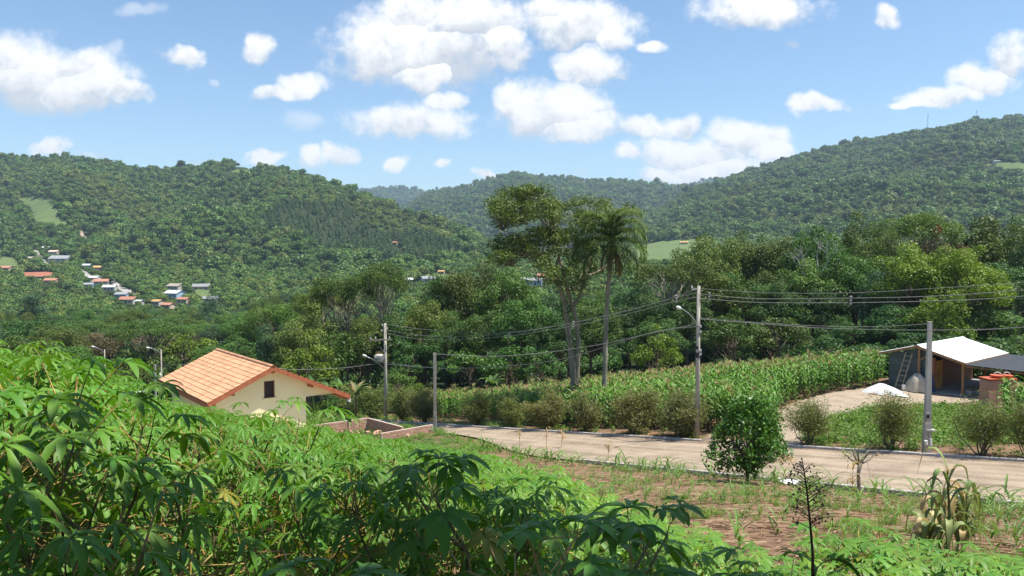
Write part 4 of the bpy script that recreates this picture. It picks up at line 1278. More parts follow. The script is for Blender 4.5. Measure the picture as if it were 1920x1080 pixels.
shrub(1278,748,830,100,'feathery brownish shrub touching the tall lamp pole', mat='hedge_brown')
shrub(1190,740,818,90,'feathery brownish shrub between the palm and the lamp pole', mat='hedge_brown')
shrub(1096,744,810,68,'feathery shrub in front of the forked tree trunk', mat='hedge_brown')
shrub(1024,738,806,78,'feathery shrub left of the forked tree trunk', mat='hedge_brown')
shrub(962,748,803,56,'feathery shrub at the shaded corn edge behind the dry stalks')
shrub(895,742,802,66,'feathery shrub right of the low concrete post')
shrub(795,738,800,70,'hedge shrub just left of the low concrete post', mat='hedge_brown')
shrub(757,740,800,66,'hedge shrub right of the transformer pole foot')
shrub(700,745,800,70,'hedge shrub left of the transformer pole foot')
shrub(655,748,800,62,'hedge shrub behind the thin eave rod', mat='hedge')
shrub(605,752,800,62,'hedge shrub against the house corner', mat='leaf_mid')

def round_bush():
    p = hit(1400, 906, 20, 45); x, y, z = p
    t = thing('bush', 'round glossy dense bush on a short trunk by the near kerb', 'bush', (x, y, z))
    rng = np.random.default_rng(21); k = y / FPX
    mb = MB(); lob = []
    mb.tube([(0, 0, -.2), (.02, 0, .3), (.05, 0, .7)], [.07, .06, .05], 7)
    for i in range(140):
        d = unit(rng.normal(size=3)); q = .8 + .2 * rng.random()
        q *= 1 + .22 * math.sin(3.1 * d[0] + 1) * math.sin(2.3 * d[2] + 2.1 * d[1]) + .08 * rng.normal()
        c = np.array((d[0] * 68 * k * q, d[1] * 60 * k * q, 88 * k + d[2] * 64 * k * q))
        c[:2] *= np.interp(c[2] / k, [10, 35, 70, 110, 160], [.45, .8, 1.05, .85, .7])
        c[0] *= 1.0 + .10 * (c[2] < 1.3)
        lob.append((c, rng.uniform(.2, .42)))
        if i % 3 == 0: limb(mb, (.05, 0, .6), c, .025, .006, rng, 3, .1, 4)
    obj('trunk', mb.mesh('trunk', [M['bark']], True), t)
    V, F, T = lobe_leaves(lob, 520, .125, rng, .45, .3)
    V2, F2 = leaf_quads(V.reshape(-1, 4, 3).mean(1)[:1], np.ones((1, 3)), .1, rng)
    # broad round leaves
    C = V.reshape(-1, 4, 3).mean(1); V, F = leaf_quads(C, unit(rng.normal(size=C.shape)) + np.array((0, 0, .6)), .12 * (.7 + .6 * rng.random(len(C))), rng, .85)
    obj('crown', make_mesh('crown', V, F, [M['leaf_bush']], tone=T), t)
    lob = [(np.array((rng.uniform(55, 88) * k, rng.normal() * .2, rng.uniform(42, 52) * k)), .16) for _ in range(9)]
    V, F, T = lobe_leaves(lob, 420, .13, rng)
    obj('dead_foliage', make_mesh('dead_foliage', V, F, [M['dry_leaf']], tone=T), t, label='dry brown leaves on one low branch')
round_bush()
def pruned_tree():
    p = hit(1609, 932, 15, 40); x, y, z = p; k = y / FPX
    t = thing('pruned_tree', 'small pollarded tree with stubby cut branches by the near kerb', 'tree', (x, y, z))
    rng = np.random.default_rng(31); mb = MB()
    mb.tube([(0, 0, -.2), (.02, 0, 20 * k), (-.01, 0, 45 * k), (.05, 0, 66 * k)], [.085, .07, .06, .075], 9)
    F0 = (.05, 0, 64 * k)
    for (dx, dz) in ((-26, 82), (-10, 90), (14, 84), (30, 78), (36, 88), (2, 96), (-18, 74)):
        limb(mb, F0, (dx * k, rng.normal() * .15, dz * k), .045, .022, rng, 3, .12, 6)
    limb(mb, (14 * k, 0, 76 * k), (22 * k, 0, 34 * k), .008, .004, rng, 4, .15, 4)
    obj('trunk', mb.mesh('trunk', [M['bark_pale']], True), t)
    lob = [(np.array((dx * k, rng.normal() * .12, dz * k)), .16) for dx, dz in ((-26, 90), (-14, 84), (-6, 98), (6, 88), (-20, 78), (-2, 80), (-30, 84))]
    V, F, T = lobe_leaves(lob, 900, .07, rng)
    obj('crown', make_mesh('crown', V, F, [M['leaf_lime']], tone=T), t)
    lob = [(np.array((dx * k, 0, dz * k)), .05) for dx, dz in ((27, 40), (30, 36), (32, 80), (36, 84))]
    V, F, T = lobe_leaves(lob, 2600, .08, rng)
    obj('dead_foliage', make_mesh('dead_foliage', V, F, [M['dry_leaf']], tone=T), t)
pruned_tree()

# ---------------------------------------------------------------- blade plants: corn, seedlings, grass
def blade(mb, base, az, L, a0, droop, w, rng, m=0, n=6, t=None, twist=0.0, fold=False):
    p = np.array(base, float); ang = a0; step = L / n; V = []
    dx, dy = math.cos(az), math.sin(az); side = np.array((-dy, dx, 0.))
    for i in range(n + 1):
        u = i / n; ww = w * (.55 + 1.2 * u) if u < .3 else w * .91 * (1 - ((u - .3) / .7) ** 1.8) 
        ww = max(ww, .002)
        sd = side * math.cos(twist * u) + np.array((0, 0, math.sin(twist * u)))
        mid = p - np.array((0, 0, ww * .25))
        V += [p - sd * ww / 2, mid, p + sd * ww / 2]
        ang -= droop / n * (.5 + u)
        if fold: ang = a0 - (a0 + 1.45) * float(sst(.22, .62, u)) + .12 * math.sin(9 * u + a0 * 7)
        p = p + step * np.array((dx * math.cos(ang), dy * math.cos(ang), math.sin(ang)))
    F = []
    for i in range(n):
        a = i * 3; F += [(a, a + 1, a + 4, a + 3), (a + 1, a + 2, a + 5, a + 4)]
    mb.add(V, F, m, float(np.clip(rng.normal(.5, .25), 0, 1)) if t is None else t)
def corn_meshes(seed, H=2.1):
    rng = np.random.default_rng(seed)
    st = MB(); st.tube([(0, 0, -.1), (rng.normal() * .02, rng.normal() * .02, H * .5), (rng.normal() * .04, rng.normal() * .04, H * .92)], [.016, .014, .007], 5)
    lf = MB(); az = rng.random() * 6.28
    for k in range(11):
        u = .12 + .78 * k / 10
        blade(lf, (0, 0, H * u), az + (k % 2) * PI + rng.normal() * .35, rng.uniform(.65, .9) * (1 - .35 * abs(u - .5)), rng.uniform(.95, 1.25), rng.uniform(1.7, 2.6), .12, rng, n=5, t=float(np.clip(rng.normal(.35 + .4 * u, .15), 0, 1)))
    ta = MB()
    for k in range(8):
        a = rng.random() * 6.28; sp = rng.uniform(.05, .3) if k else 0
        e = np.array((math.cos(a) * sp, math.sin(a) * sp, rng.uniform(.14, .3)))
        blade(ta, (0, 0, H * .9), a, .42, 1.45 - sp * 2, .6, .034, rng, n=3)
    return st.mesh('stalk', [M['corn_stalk']]), lf.mesh('foliage', [M['corn']]), ta.mesh('tassel', [M['tassel']])
CORN = [corn_meshes(600 + k, 2.1) for k in range(6)]
def joined(meshes):
    mb = MB(); mats = []
    for q, me in enumerate(meshes):
        V = np.array([v.co[:] for v in me.vertices]); base = len(mb.v)
        mb.v += V.tolist(); mb.f += [tuple(i + base for i in p.vertices) for p in me.polygons]; mb.m += [q] * len(me.polygons)
        tt = np.zeros(len(V), np.float32); me.attributes['tone'].data.foreach_get('value', tt); mb.t += tt.tolist()
        mats.append(me.materials[0])
    return mb.mesh('corn', mats)
CORNJ = [joined(c) for c in CORN] + [joined(c[:2]) for c in CORN]
def corn_field():
    rng = np.random.default_rng(61)
    pts = []
    # rows parallel to the street
    for w in np.arange(-2.2, -36, -.85):
        for s in np.arange(-26, 46, .33):
            x, y = road_xy(s + rng.normal() * .06, w + rng.normal() * .08); pts.append((x, y))
    pts = np.array(pts); x, y = pts.T
    z = G(x, y); px, py = proj(x, y, z)
    s, w = road_sw(x, y)
    k = ~in_poly(px, py, PAD_PX)
    # right border: the gravel track and yard, then the shed
    lim = np.interp(y, [40, 44, 50, 55, 60, 68, 75, 90], [13.0, 14.6, 19.3, 25.6, 28.0, 32.5, 31, 8])
    k &= x < lim
    k &= y < np.interp(x, [-40, -20, 0, 10, 25, 35], [88, 88, 84, 82, 75, 71])
    k &= ~((s > 20) & (w > -5)) 
    x, y, z, w, s = x[k], y[k], z[k], w[k], s[k]
    k = rng.random(len(x)) < .93
    x, y, z, w, s = x[k], y[k], z[k], w[k], s[k]
    sc = rng.normal(1.12, .11, len(x)) + .07 * np.sin(x / 5) 
    near = np.argsort(y - 40 * ((w < -2) & (w > -5)))[:260]
    isn = np.zeros(len(x), bool); isn[near] = True
    for i in near:
        c = CORN[rng.integers(0, 6)]
        t = thing('corn_plant', 'tall green corn plant in the front rows behind the roadside shrubs', 'corn plant', (x[i], y[i], z[i]), rng.random() * 6.28, 'corn plants in the front rows', float(sc[i]))
        obj('stalk', c[0], t); obj('foliage', c[1], t)
        if rng.random() < .25: obj('tassel', c[2], t)
    r = ~isn
    P3 = np.stack([x, y, z], -1)[r]
    far_t = (y[r] + .35 * x[r]) > 70 + 6 * rng.normal(size=r.sum())
    scatter('corn_field', P3, sc[r], rng.random(r.sum()) * 6.28, CORNJ, rng.integers(0, 6, r.sum()) + 6 * (~far_t | (rng.random(r.sum()) < .2)), tilt=rng.normal(0, .05, (r.sum(), 2)))
corn_field()
def corn_clump():
    rng = np.random.default_rng(62); k = 0
    for i in range(34):
        px = rng.uniform(1868, 1990); d = rng.uniform(41, 47)
        x, y = P(px, 700, d)[:2]; z = g1(x, y)
        c = CORN[rng.integers(0, 6)]
        t = thing('corn_plant', 'large leafy corn plant in the clump beside the brick counter', 'corn plant', (x, y, z), rng.random() * 6.28, 'corn clump beside the counter', float(rng.uniform(.95, 1.25)))
        obj('stalk', c[0], t); obj('foliage', c[1], t)
        if rng.random() < .3: obj('tassel', c[2], t)
corn_clump()
def seedling_mesh(seed, h, mat):
    rng = np.random.default_rng(seed); mb = MB(); az = rng.random() * 6.28
    for k in range(7):
        blade(mb, (rng.normal() * .015, rng.normal() * .015, h * .08 * k), az + k * PI + rng.normal() * .5, h * rng.uniform(.7, 1.1), rng.uniform(1.0, 1.4), rng.uniform(1.2, 2.3), .038, rng, n=4)
    return mb.mesh('corn_seedling', [mat])
SEED = [seedling_mesh(640 + k, .42, M['seedling']) for k in range(5)]
TUFT = []
for k in range(4):
    rng = np.random.default_rng(660 + k); mb = MB()
    for j in range(16):
        blade(mb, (rng.normal() * .05, rng.normal() * .05, 0), rng.random() * 6.28, rng.uniform(.12, .3), rng.uniform(.8, 1.5), rng.uniform(.4, 1.6), .014, rng, n=3)
    TUFT.append(mb.mesh('tuft', [M['leaf_weed']]))
def cass_edge(x):     # far edge of the cassava stand (depth) for a given x
    return np.interp(x, [-30, -6, -1, 1.2, 2.2, 3.2, 6, 12], [22, 22, 20.5, 14.8, 10.4, 8.2, 7.3, 7.1])
def bare_field():
    rng = np.random.default_rng(63); pts = []
    for w in np.arange(9.6, 38, .95):
        for s in np.arange(-40, 30, .42):
            x, y = road_xy(s + rng.normal() * .12, w + rng.normal() * .1)
            pts.append((x, y, w, s))
    a = np.array(pts); x, y, w, s = a.T
    ok = (y > cass_edge(x) + .4) & (x > -3.5 - .1 * (y - 20)) & (y < 48) & (np.abs(x / np.maximum(y, 1)) < .75) & (y > 6)
    dens = np.where(w < 10.6, .35 + .5 * (np.sin(s * .9) > -.2), .36 + .16 * np.sin(x / 2.1) * np.sin(y / 2.9))
    ok &= rng.random(len(x)) < dens
    x, y, w = x[ok], y[ok], w[ok]; z = G(x, y)
    sc = np.where(w < 10.6, rng.uniform(1.3, 2.5, len(x)), rng.uniform(.6, 1.25, len(x)))
    big = np.argsort(y / sc)[:240]
    for i in big:
        edge = w[i] < 10.6
        o = obj('corn_seedling', SEED[rng.integers(0, 5)], None, (x[i], y[i], z[i]), (0, 0, rng.random() * 6.28), float(sc[i]))
        if edge: tag(o, 'knee high young corn plant crowding the near road edge', 'corn seedling', 'young corn along the road edge')
        else: tag(o, 'young corn seedling sprouting from the bare strawy soil', 'corn seedling', 'seedlings on the bare field')
    r = np.ones(len(x), bool); r[big] = False
    if r.any(): scatter('corn_seedlings', np.stack([x, y, z], -1)[r], sc[r], rng.random(r.sum()) * 6.28, SEED, rng.integers(0, 5, r.sum()))
    # weeds and grass between them
    n = 5200
    px = rng.uniform(850, 1960, n); yy = rng.uniform(8, 46, n); xx = cpx(px) * yy; ss, ww = road_sw(xx, yy)
    patch = np.sin(xx * 1.1 + 2 * np.sin(yy * .7)) + np.sin(yy * 1.3 + xx * .4)
    k = (ww > 8.95) & (yy > cass_edge(xx)) & ((patch > .3) | (ww < 10)) & (rng.random(n) < .65)
    xx, yy = xx[k], yy[k]
    scatter('weeds', np.stack([xx, yy, G(xx, yy)], -1), rng.uniform(.5, 1.35, len(xx)), rng.random(len(xx)) * 6.28, TUFT, rng.integers(0, 4, len(xx)))
    # straw litter
    n = 6500; yy = rng.uniform(7, 45, n); xx = cpx(rng.uniform(840, 1960, n)) * yy; ss, ww = road_sw(xx, yy)
    k = (ww > 9.1) & (yy > cass_edge(xx) - 2); xx, yy = xx[k], yy[k]; zz = G(xx, yy) + .03
    mb = MB()
    for a, b, c in zip(xx, yy, zz):
        an = rng.uniform(0, PI); L = rng.uniform(.1, .5) * (.45 + .55 * abs(math.cos(an))); w = rng.uniform(.005, .013)
        d = np.array((math.cos(an), math.sin(an))) * L / 2; q = np.array((-d[1], d[0])) / L * w
        za = g1(0, 0) if False else -.24 * d[1]
        mb.add([(a - d[0] - q[0], b - d[1] - q[1], c - za), (a - d[0] + q[0], b - d[1] + q[1], c - za + .012), (a + d[0] + q[0], b + d[1] + q[1], c + za + .02), (a + d[0] - q[0], b + d[1] - q[1], c + za)], [(0, 1, 2, 3)], 0, float(rng.random()))
    o = struct('straw_litter', mb.mesh('straw_litter', [M['straw']]), 'stuff')
bare_field()
# ground cover behind the kerb
def clump_mesh(seed, mat, leaf=.11, n=70, r=.34, h=.42):
    rng = np.random.default_rng(seed)
    C = rng.normal(size=(n, 3)) * np.array((r * .5, r * .5, h * .28)) + np.array((0, 0, h * .45))
    V, F = leaf_quads(C, rng.normal(size=C.shape) * .6 + np.array((0, 0, 1)), leaf * (.6 + .8 * rng.random(n)), rng, .65)
    return make_mesh('clump', V, F, [mat], tone=np.repeat(np.clip(rng.normal(.5, .25, n), 0, 1), 4))
CLUMP = [clump_mesh(700 + k, M['leaf_weed']) for k in range(4)]
def ground_cover():
    rng = np.random.default_rng(71); n = 9000
    s = rng.uniform(-30, 46, n); w = rng.uniform(-16, .75, n); x, y = road_xy(s, w); z = G(x, y); px, py = proj(x, y, z)
    k = ~in_poly(px, py, PAD_PX) & (px > 1420) & (y < 52)
    bare = (px > 1690) & (w > -2.6)
    k &= ~(bare & (rng.random(n) < .82))
    k &= rng.random(n) < np.where(w > -1, .6, 1)
    # sparse fringe along the rest of the kerb
    k2 = (px <= 1450) & (w > -3.2) & (rng.random(n) < .14)
    k |= k2
    x, y, z = x[k], y[k], z[k]
    sc = rng.uniform(.55, 1.35, len(x)); 
    scatter('ground_cover', np.stack([x, y, z - .03], -1), sc, rng.random(len(x)) * 6.28, CLUMP, rng.integers(0, 4, len(x)))
ground_cover()
def lot_weeds():
    rng = np.random.default_rng(72); n = 4200
    px = rng.uniform(640, 930, n); d = rng.uniform(34, 64, n); x = cpx(px) * d; s, w = road_sw(x, d)
    k = (w > road_w1(s) + .3) & (rng.random(n) < .5) & ((w > 9) | (s > 6)); x, y = x[k], d[k]
    scatter('lot_weeds', np.stack([x, y, G(x, y) - .03], -1), rng.uniform(.35, .9, len(x)), rng.random(len(x)) * 6.28, CLUMP + TUFT, rng.integers(0, 8, len(x)))
    n = 5000; x = rng.uniform(-75, -14, n); y = rng.uniform(30, 105, n)
    scatter('slope_grass', np.stack([x, y, G(x, y) - .05], -1), rng.uniform(.8, 2.2, n), rng.random(n) * 6.28, CLUMP + TUFT, rng.integers(0, 8, n))
lot_weeds()

# dry corn stalks
def dry_stalk(px, pbase, ptop, label, seed, d0=8, d1=60):
    p = hit(px, pbase, d0, d1); h = (pbase - ptop) * p[1] / FPX
    rng = np.random.default_rng(seed)
    t = thing('dry_corn_stalk', label, 'corn stalk', tuple(p), rng.random() * 6.28, 'dry corn stalks by the road')
    st = MB(); st.tube([(0, 0, -.1), (.02, .01, h * .5), (.05, -.02, h)], [.016, .013, .007], 5)
    obj('stalk', st.mesh('stalk', [M['dry_leaf']]), t)
    lf = MB()
    for k in range(9):
        blade(lf, (.03, 0, h * rng.uniform(.4, 1)), rng.random() * 6.28, rng.uniform(.4, .65), rng.uniform(.8, 1.3), 0, .07, rng, n=6, twist=rng.normal() * 1.2, fold=True)
    obj('foliage', lf.mesh('foliage', [M['dry_leaf']]), t)
dry_stalk(975, 842, 808, 'dry tan corn stalk, the one nearest the brick lot', 1)
dry_stalk(1025, 842, 803, 'dry tan corn stalk in the middle of the road edge group', 2)
dry_stalk(1053, 843, 808, 'dry tan corn stalk with a hooked tip by the road', 3)
dry_stalk(1140, 868, 830, 'short dry corn stalk among green young corn', 4)
dry_stalk(1597, 934, 872, 'dry yellow corn stalk leaning beside the pollarded tree', 5)
def big_dry_corn():
    for i, (px, top, lab) in enumerate(((1778, 868, 'tallest half dry corn plant with tassel above the cassava'), (1738, 990, 'half dry corn plant with one broad arching leaf'), (1806, 920, 'half dry corn plant with twisted pale leaves beside the tallest'), (1762, 935, 'shorter half dry corn plant directly before the tallest'), (1795, 955, 'stunted half dry corn plant at the cluster foot'))):
        d = 9.6 + .25 * i; p = P(px, top, d); z = g1(p[0], p[1]); h = p[2] - z
        rng = np.random.default_rng(90 + i)
        t = thing('dry_corn_plant', lab, 'corn plant', (p[0], p[1], z), 0, 'half dry corn cluster')
        st = MB(); st.tube([(0, 0, -.1), (.03, 0, h * .5), (-.01, 0, h * .93)], [.022, .018, .009], 6)
        obj('stalk', st.mesh('stalk', [M['half_dry']]), t)
        for k in range(12):
            lf = MB(); u = .2 + .7 * k / 11
            dry = rng.random() < .2
            blade(lf, (0, 0, 0), 0, rng.uniform(.5, .9), rng.uniform(1.05, 1.42), 0, .095, rng, n=10, twist=rng.normal() * .6, fold=True)
            obj('leaf', lf.mesh('leaf', [M['dry_leaf'] if dry else M['half_dry']], True), t, (.015, 0, h * u), (0, 0, k * PI + rng.normal() * .7))
        if i in (0, 2):
            ta = MB()
            for k in range(9):
                blade(ta, (0, 0, h * .9), rng.random() * 6.28, rng.uniform(.2, .32), rng.uniform(.9, 1.5), rng.uniform(.5, 2.5), .014, rng, n=4)
            obj('tassel', ta.mesh('tassel', [M['dry_leaf']]), t)
big_dry_corn()

# ---------------------------------------------------------------- house with orange tiled roof
def house():
    rdir = np.array((-.617, .787)); gdir = np.array((.787, .617))
    N0 = P(513, 688, 40.0)                         # near end of the ridge
    z_r = N0[2]; wl_, wr_ = 3.3, 4.25; slope = .452; Lr = 8.95
    yaw = math.atan2(gdir[1], gdir[0])             # local x = gable direction, local y = ridge direction (away)
    z0 = z_r - 5.0
    t = thing('house', 'cream house with pale orange tiled gable roof below the cassava slope', 'house', (N0[0], N0[1], z0), yaw)
    H = 5.0
    def zr(x): return H - abs(x) * slope
    oh = .55; wx0, wx1, xo = -2.75, 1.95, 3.75; zc = H - 1.78
    # lower walls
    mb = MB()
    yb = Lr - oh
    def wallbox(x0, x1, y0, y1, zb, zt): mb.box(((x0 + x1) / 2, (y0 + y1) / 2, (zb + zt) / 2), (x1 - x0, y1 - y0, zt - zb))
    T = .15
    # gable front, split around the vent window
    vx0, vx1, vz0, vz1 = -.31, .25, H - 1.66, H - .78
    tk = .14
    def gable_piece(poly, y0, y1):
        n = len(poly); V = [(x, y0, z) for x, z in poly] + [(x, y1, z) for x, z in poly]
        F = [tuple(range(n)), tuple(range(n, 2 * n))[::-1]] + [(i, i + n, (i + 1) % n + n, (i + 1) % n) for i in range(n)]
        mb.add(V, F)
    d = .16                                          # underside of the roof deck
    for yy in (oh, yb - T):
        gable_piece([(wx0, -.9), (vx0, -.9), (vx0, zr(vx0) - d), (wx0, zr(wx0) - d)], yy, yy + T)
        gable_piece([(vx1, -.9), (wx1, -.9), (wx1, zr(wx1) - d), (vx1, zr(vx1) - d)], yy, yy + T)
        gable_piece([(vx0, -.9), (vx1, -.9), (vx1, vz0), (vx0, vz0)], yy, yy + T)
        gable_piece([(vx0, vz1), (vx1, vz1), (vx1, zr(vx1) - d), (0, H - d), (vx0, zr(vx0) - d)], yy, yy + T)
        gable_piece([(wx1, zc + .02), (xo, zc + .02 + .0), (xo, zr(xo) - d), (wx1, zr(wx1) - d)], yy + .003, yy + T - .003)
    wallbox(wx0, wx0 + T, oh + T, yb - T, -.9, zr(wx0) - d - .03)
    wallbox(wx1 - T, wx1, oh + T, yb - T, -.9, zr(wx1) - d - .03)
    obj('wall', mb.mesh('wall', [M['wall']]), t)
    mb = MB(); mb.box(((wx1 + xo) / 2, Lr / 2, zc - .02), (xo - wx1 - .01, Lr - 2 * oh, .06)); obj('porch_ceiling', mb.mesh('porch_ceiling', [M['wall']]), t)
    # vent window: dark opening with frame
    mb = MB(); mb.box(((vx0 + vx1) / 2, oh + .11, (vz0 + vz1) / 2), (vx1 - vx0, .02, vz1 - vz0)); wn_ = obj('window', mb.mesh('window', [M['window_dark']]), t)
    mb = MB()
    for x in (vx0 + .03, vx1 - .03): mb.box((x, oh + .05, (vz0 + vz1) / 2), (.06, .09, vz1 - vz0))
    for zz in (vz0 + .03, vz1 - .03): mb.box(((vx0 + vx1) / 2, oh + .05, zz), (vx1 - vx0 - .12, .09, .06))
    obj('frame', mb.mesh('frame', [M['frame_brown']]), wn_)
    mb = MB(); mb.box(((vx0 + vx1) / 2, oh - .035, vz0 - .03), (vx1 - vx0 + .14, .12, .05)); obj('sill', mb.mesh('sill', [M['wall']]), wn_)
    # rafters' purlin ends under the gable overhang
    for x in (-3.0, -2.05, 0, 2.1, 3.85):
        mb = MB(); mb.box((x, oh / 2 + .03, zr(x) - d - .09), (.13, oh + .02, .16)); obj('purlin', mb.mesh('purlin', [M['fascia']]), t)
        mb = MB(); mb.box((x, yb + oh / 2 + .0, zr(x) - d - .09), (.13, oh - .05, .16)); obj('purlin', mb.mesh('purlin', [M['fascia']]), t)
    # decks under the tiles
    for sgn, w_ in ((-1, wl_), (1, wr_)):
        mb = MB()
        V = [(0, 0.02, H - .05), (0, Lr - .02, H - .05), (sgn * w_, Lr - .02, zr(w_) - .05), (sgn * w_, .02, zr(w_) - .05)]
        V += [(a, b, c - .1) for a, b, c in V]
        F = [(0, 1, 2, 3), (7, 6, 5, 4), (0, 3, 7, 4), (3, 2, 6, 7), (2, 1, 5, 6)]
        if sgn > 0: F = [f[::-1] for f in F]
        mb.add(V, F); obj('roof_deck', mb.mesh('roof_deck', [M['fascia']]), t)
        for yy in (-.02, Lr + .02):
            mb = MB(); mb.beam((0 + sgn * .02, yy, H - .10), (sgn * w_, yy, zr(w_) - .10), .035, .2)
            obj('barge_board', mb.mesh('barge_board', [M['fascia']]), t)
    # tiles: 12 courses by 25 on the slope the photo shows
    ang = math.atan(slope)
    def tile_mesh(wd, ln):
        n = 8; V = []; 
        for j, (u, h) in enumerate(((0, .0), (ln, .0))):
            for i in range(n + 1):
                a = i / n; V.append(((a - .5) * wd, u, h + .020 * math.cos(a * 4 * PI)))
        m_ = n + 1
        F = [(i, i + 1, i + 1 + m_, i + m_) for i in range(n)]
        V += [((i / n - .5) * wd, 0, .018 * math.cos(i / n * 4 * PI) - .034) for i in range(n + 1)]
        F += [(2 * m_ + i, 2 * m_ + i + 1, i + 1, i) for i in range(n)]
        return make_mesh('tile', V, F, [M['tile']])
    sl = wl_ * math.sqrt(1 + slope * slope); rows, cols = 12, 25
    course = sl / rows; cw = Lr / cols
    tm = tile_mesh(cw * .985, course * 1.08)
    # rotation: tile local x along ridge (+y house), local y up-slope
    def tile_rot(sgn):
        up = Vector((-sgn * math.cos(ang), 0, math.sin(ang))); ex = Vector((0, -sgn, 0)) if sgn < 0 else Vector((0, -1, 0))
        ex = Vector((0, 1, 0)) if sgn > 0 else Vector((0, -1, 0))
        nz = ex.cross(up)
        # courses are laid with the lower lip raised on the one below
        tilt = Matrix.Rotation(-.09, 3, 'X')
        return (Matrix((ex, up, nz)).transposed() @ tilt).to_euler()
    e = tile_rot(-1)
    rr = random.Random(8)
    for r in range(rows):
        for c in range(cols):
            u = sl - (r + 0) * course; 
            x = -(sl - r * course) * math.cos(ang); z_ = H - (sl - r * course) * math.sin(ang)
            obj('tile', tm, t, (x + .0, (c + .5) * cw, z_ + .035 + rr.uniform(-.003, .003)), (e[0], e[1], e[2] + rr.uniform(-.006, .006)))
    # the slope turned away: joined
    mb = MB(); e2 = tile_rot(1).to_matrix(); sl2 = wr_ * math.sqrt(1 + slope * slope); rows2 = 15; c2 = sl2 / rows2
    base = np.array([v.co[:] for v in tm.vertices]); Fb = [tuple(p.vertices) for p in tm.polygons]
    Rm = np.array(e2)
    for r in range(rows2):
        for c in range(cols):
            q = base @ Rm.T + np.array(((sl2 - r * c2) * math.cos(ang), (c + .5) * cw, H - (sl2 - r * c2) * math.sin(ang) + .035))
            mb.add(q, Fb)
    o = obj('tile_field', mb.mesh('tile_field', [M['tile']]), t); o['kind'] = 'stuff'
    # ridge caps
    mb = MB(); n = 6; V = []
    for yy, rr_ in ((0, .13), (Lr / 24 * 1.08, .115)):
        for i in range(n + 1): V.append((rr_ * math.cos(PI * i / n), yy, rr_ * .8 * math.sin(PI * i / n)))
    mb.add(V, [(i, i + 1, i + 2 + n, i + 1 + n) for i in range(n)])
    cap = mb.mesh('ridge_cap', [M['tile']], True)
    for k in range(24): obj('ridge_cap', cap, t, (0, k * Lr / 24, H + .0))
    # fascia and gutter at both eaves
    for sgn, w_ in ((-1, wl_), (1, wr_)):
        mb = MB(); mb.box((sgn * (w_ - .03), Lr / 2, zr(w_) - .2), (.035, Lr, .16)); obj('fascia', mb.mesh('fascia', [M['fascia']]), t)
    # thin rod hanging at the porch corner, with a white fitting
    mb = MB(); mb.tube([(wr_ - .08, .12, zr(wr_) - .2), (wr_ - .08, .12, -1.6)], .028, 6); rod = obj('porch_post', mb.mesh('porch_post', [M['black']]), t)
    mb = MB(); mb.box((wr_ - .02, .1, zr(wr_) - .3), (.16, .12, .16)); obj('bracket', mb.mesh('bracket', [M['lamp']]), rod)
house()
def add_bounce_apron():  # pale ground sheet added to bounce sunlight up onto the shaded house wall
    ring = MB(); n = 20
    cx, cy = -12.5, 41.5
    xs = np.linspace(cx - 11, cx + 9.5, n + 1); ys = np.linspace(cy - 10, cy + 13, n + 1)
    X, Y = np.meshgrid(xs, ys, indexing='ij'); V = np.stack([X, Y, G(X, Y) + .05], -1).reshape(-1, 3)
    F = []
    for i in range(n):
        for j in range(n):
            px_, py_ = (xs[i] + xs[i + 1]) / 2 - cx, (ys[j] + ys[j + 1]) / 2 - cy
            s_, w_ = road_sw(px_ + cx, py_ + cy)
            if (px_ / 7.5) ** 2 + (py_ / 9.5) ** 2 < 1 and w_ > 11: a = i * (n + 1) + j; F.append((a, a + n + 1, a + n + 2, a + 1))
    used = sorted({k for f in F for k in f}); mp = {k: q for q, k in enumerate(used)}
    struct('bounce_apron', make_mesh('bounce_apron', V[used], [tuple(mp[k] for k in f) for f in F], [M['concrete_pale']], smooth=True))
add_bounce_apron()
def white_shed():
    p = P(205, 740, 40); g = g1(p[0], p[1])
    t = thing('white_roofed_shed', 'low shed with bright white sheet roof half hidden by cassava leaves', 'shed', (p[0], p[1], g), -.1)
    h = p[2] - g
    mb = MB(); mb.box((0, .5, (h - .35) / 2 - .2), (2.4, .9, h - .35 + .4)); obj('wall', mb.mesh('wall', [M['plaster']]), t)
    mb = MB()
    V = [(-1.35, -.1, h - .22), (1.35, -.1, h - .22), (1.35, 1.0, h + .1), (-1.35, 1.0, h + .1)]; V += [(a, b, c - .06) for a, b, c in V]
    mb.add(V, [(0, 1, 2, 3), (7, 6, 5, 4), (0, 4, 5, 1), (1, 5, 6, 2), (2, 6, 7, 3), (3, 7, 4, 0)]); obj('roof', mb.mesh('roof', [M['roof_white']]), t)
white_shed()

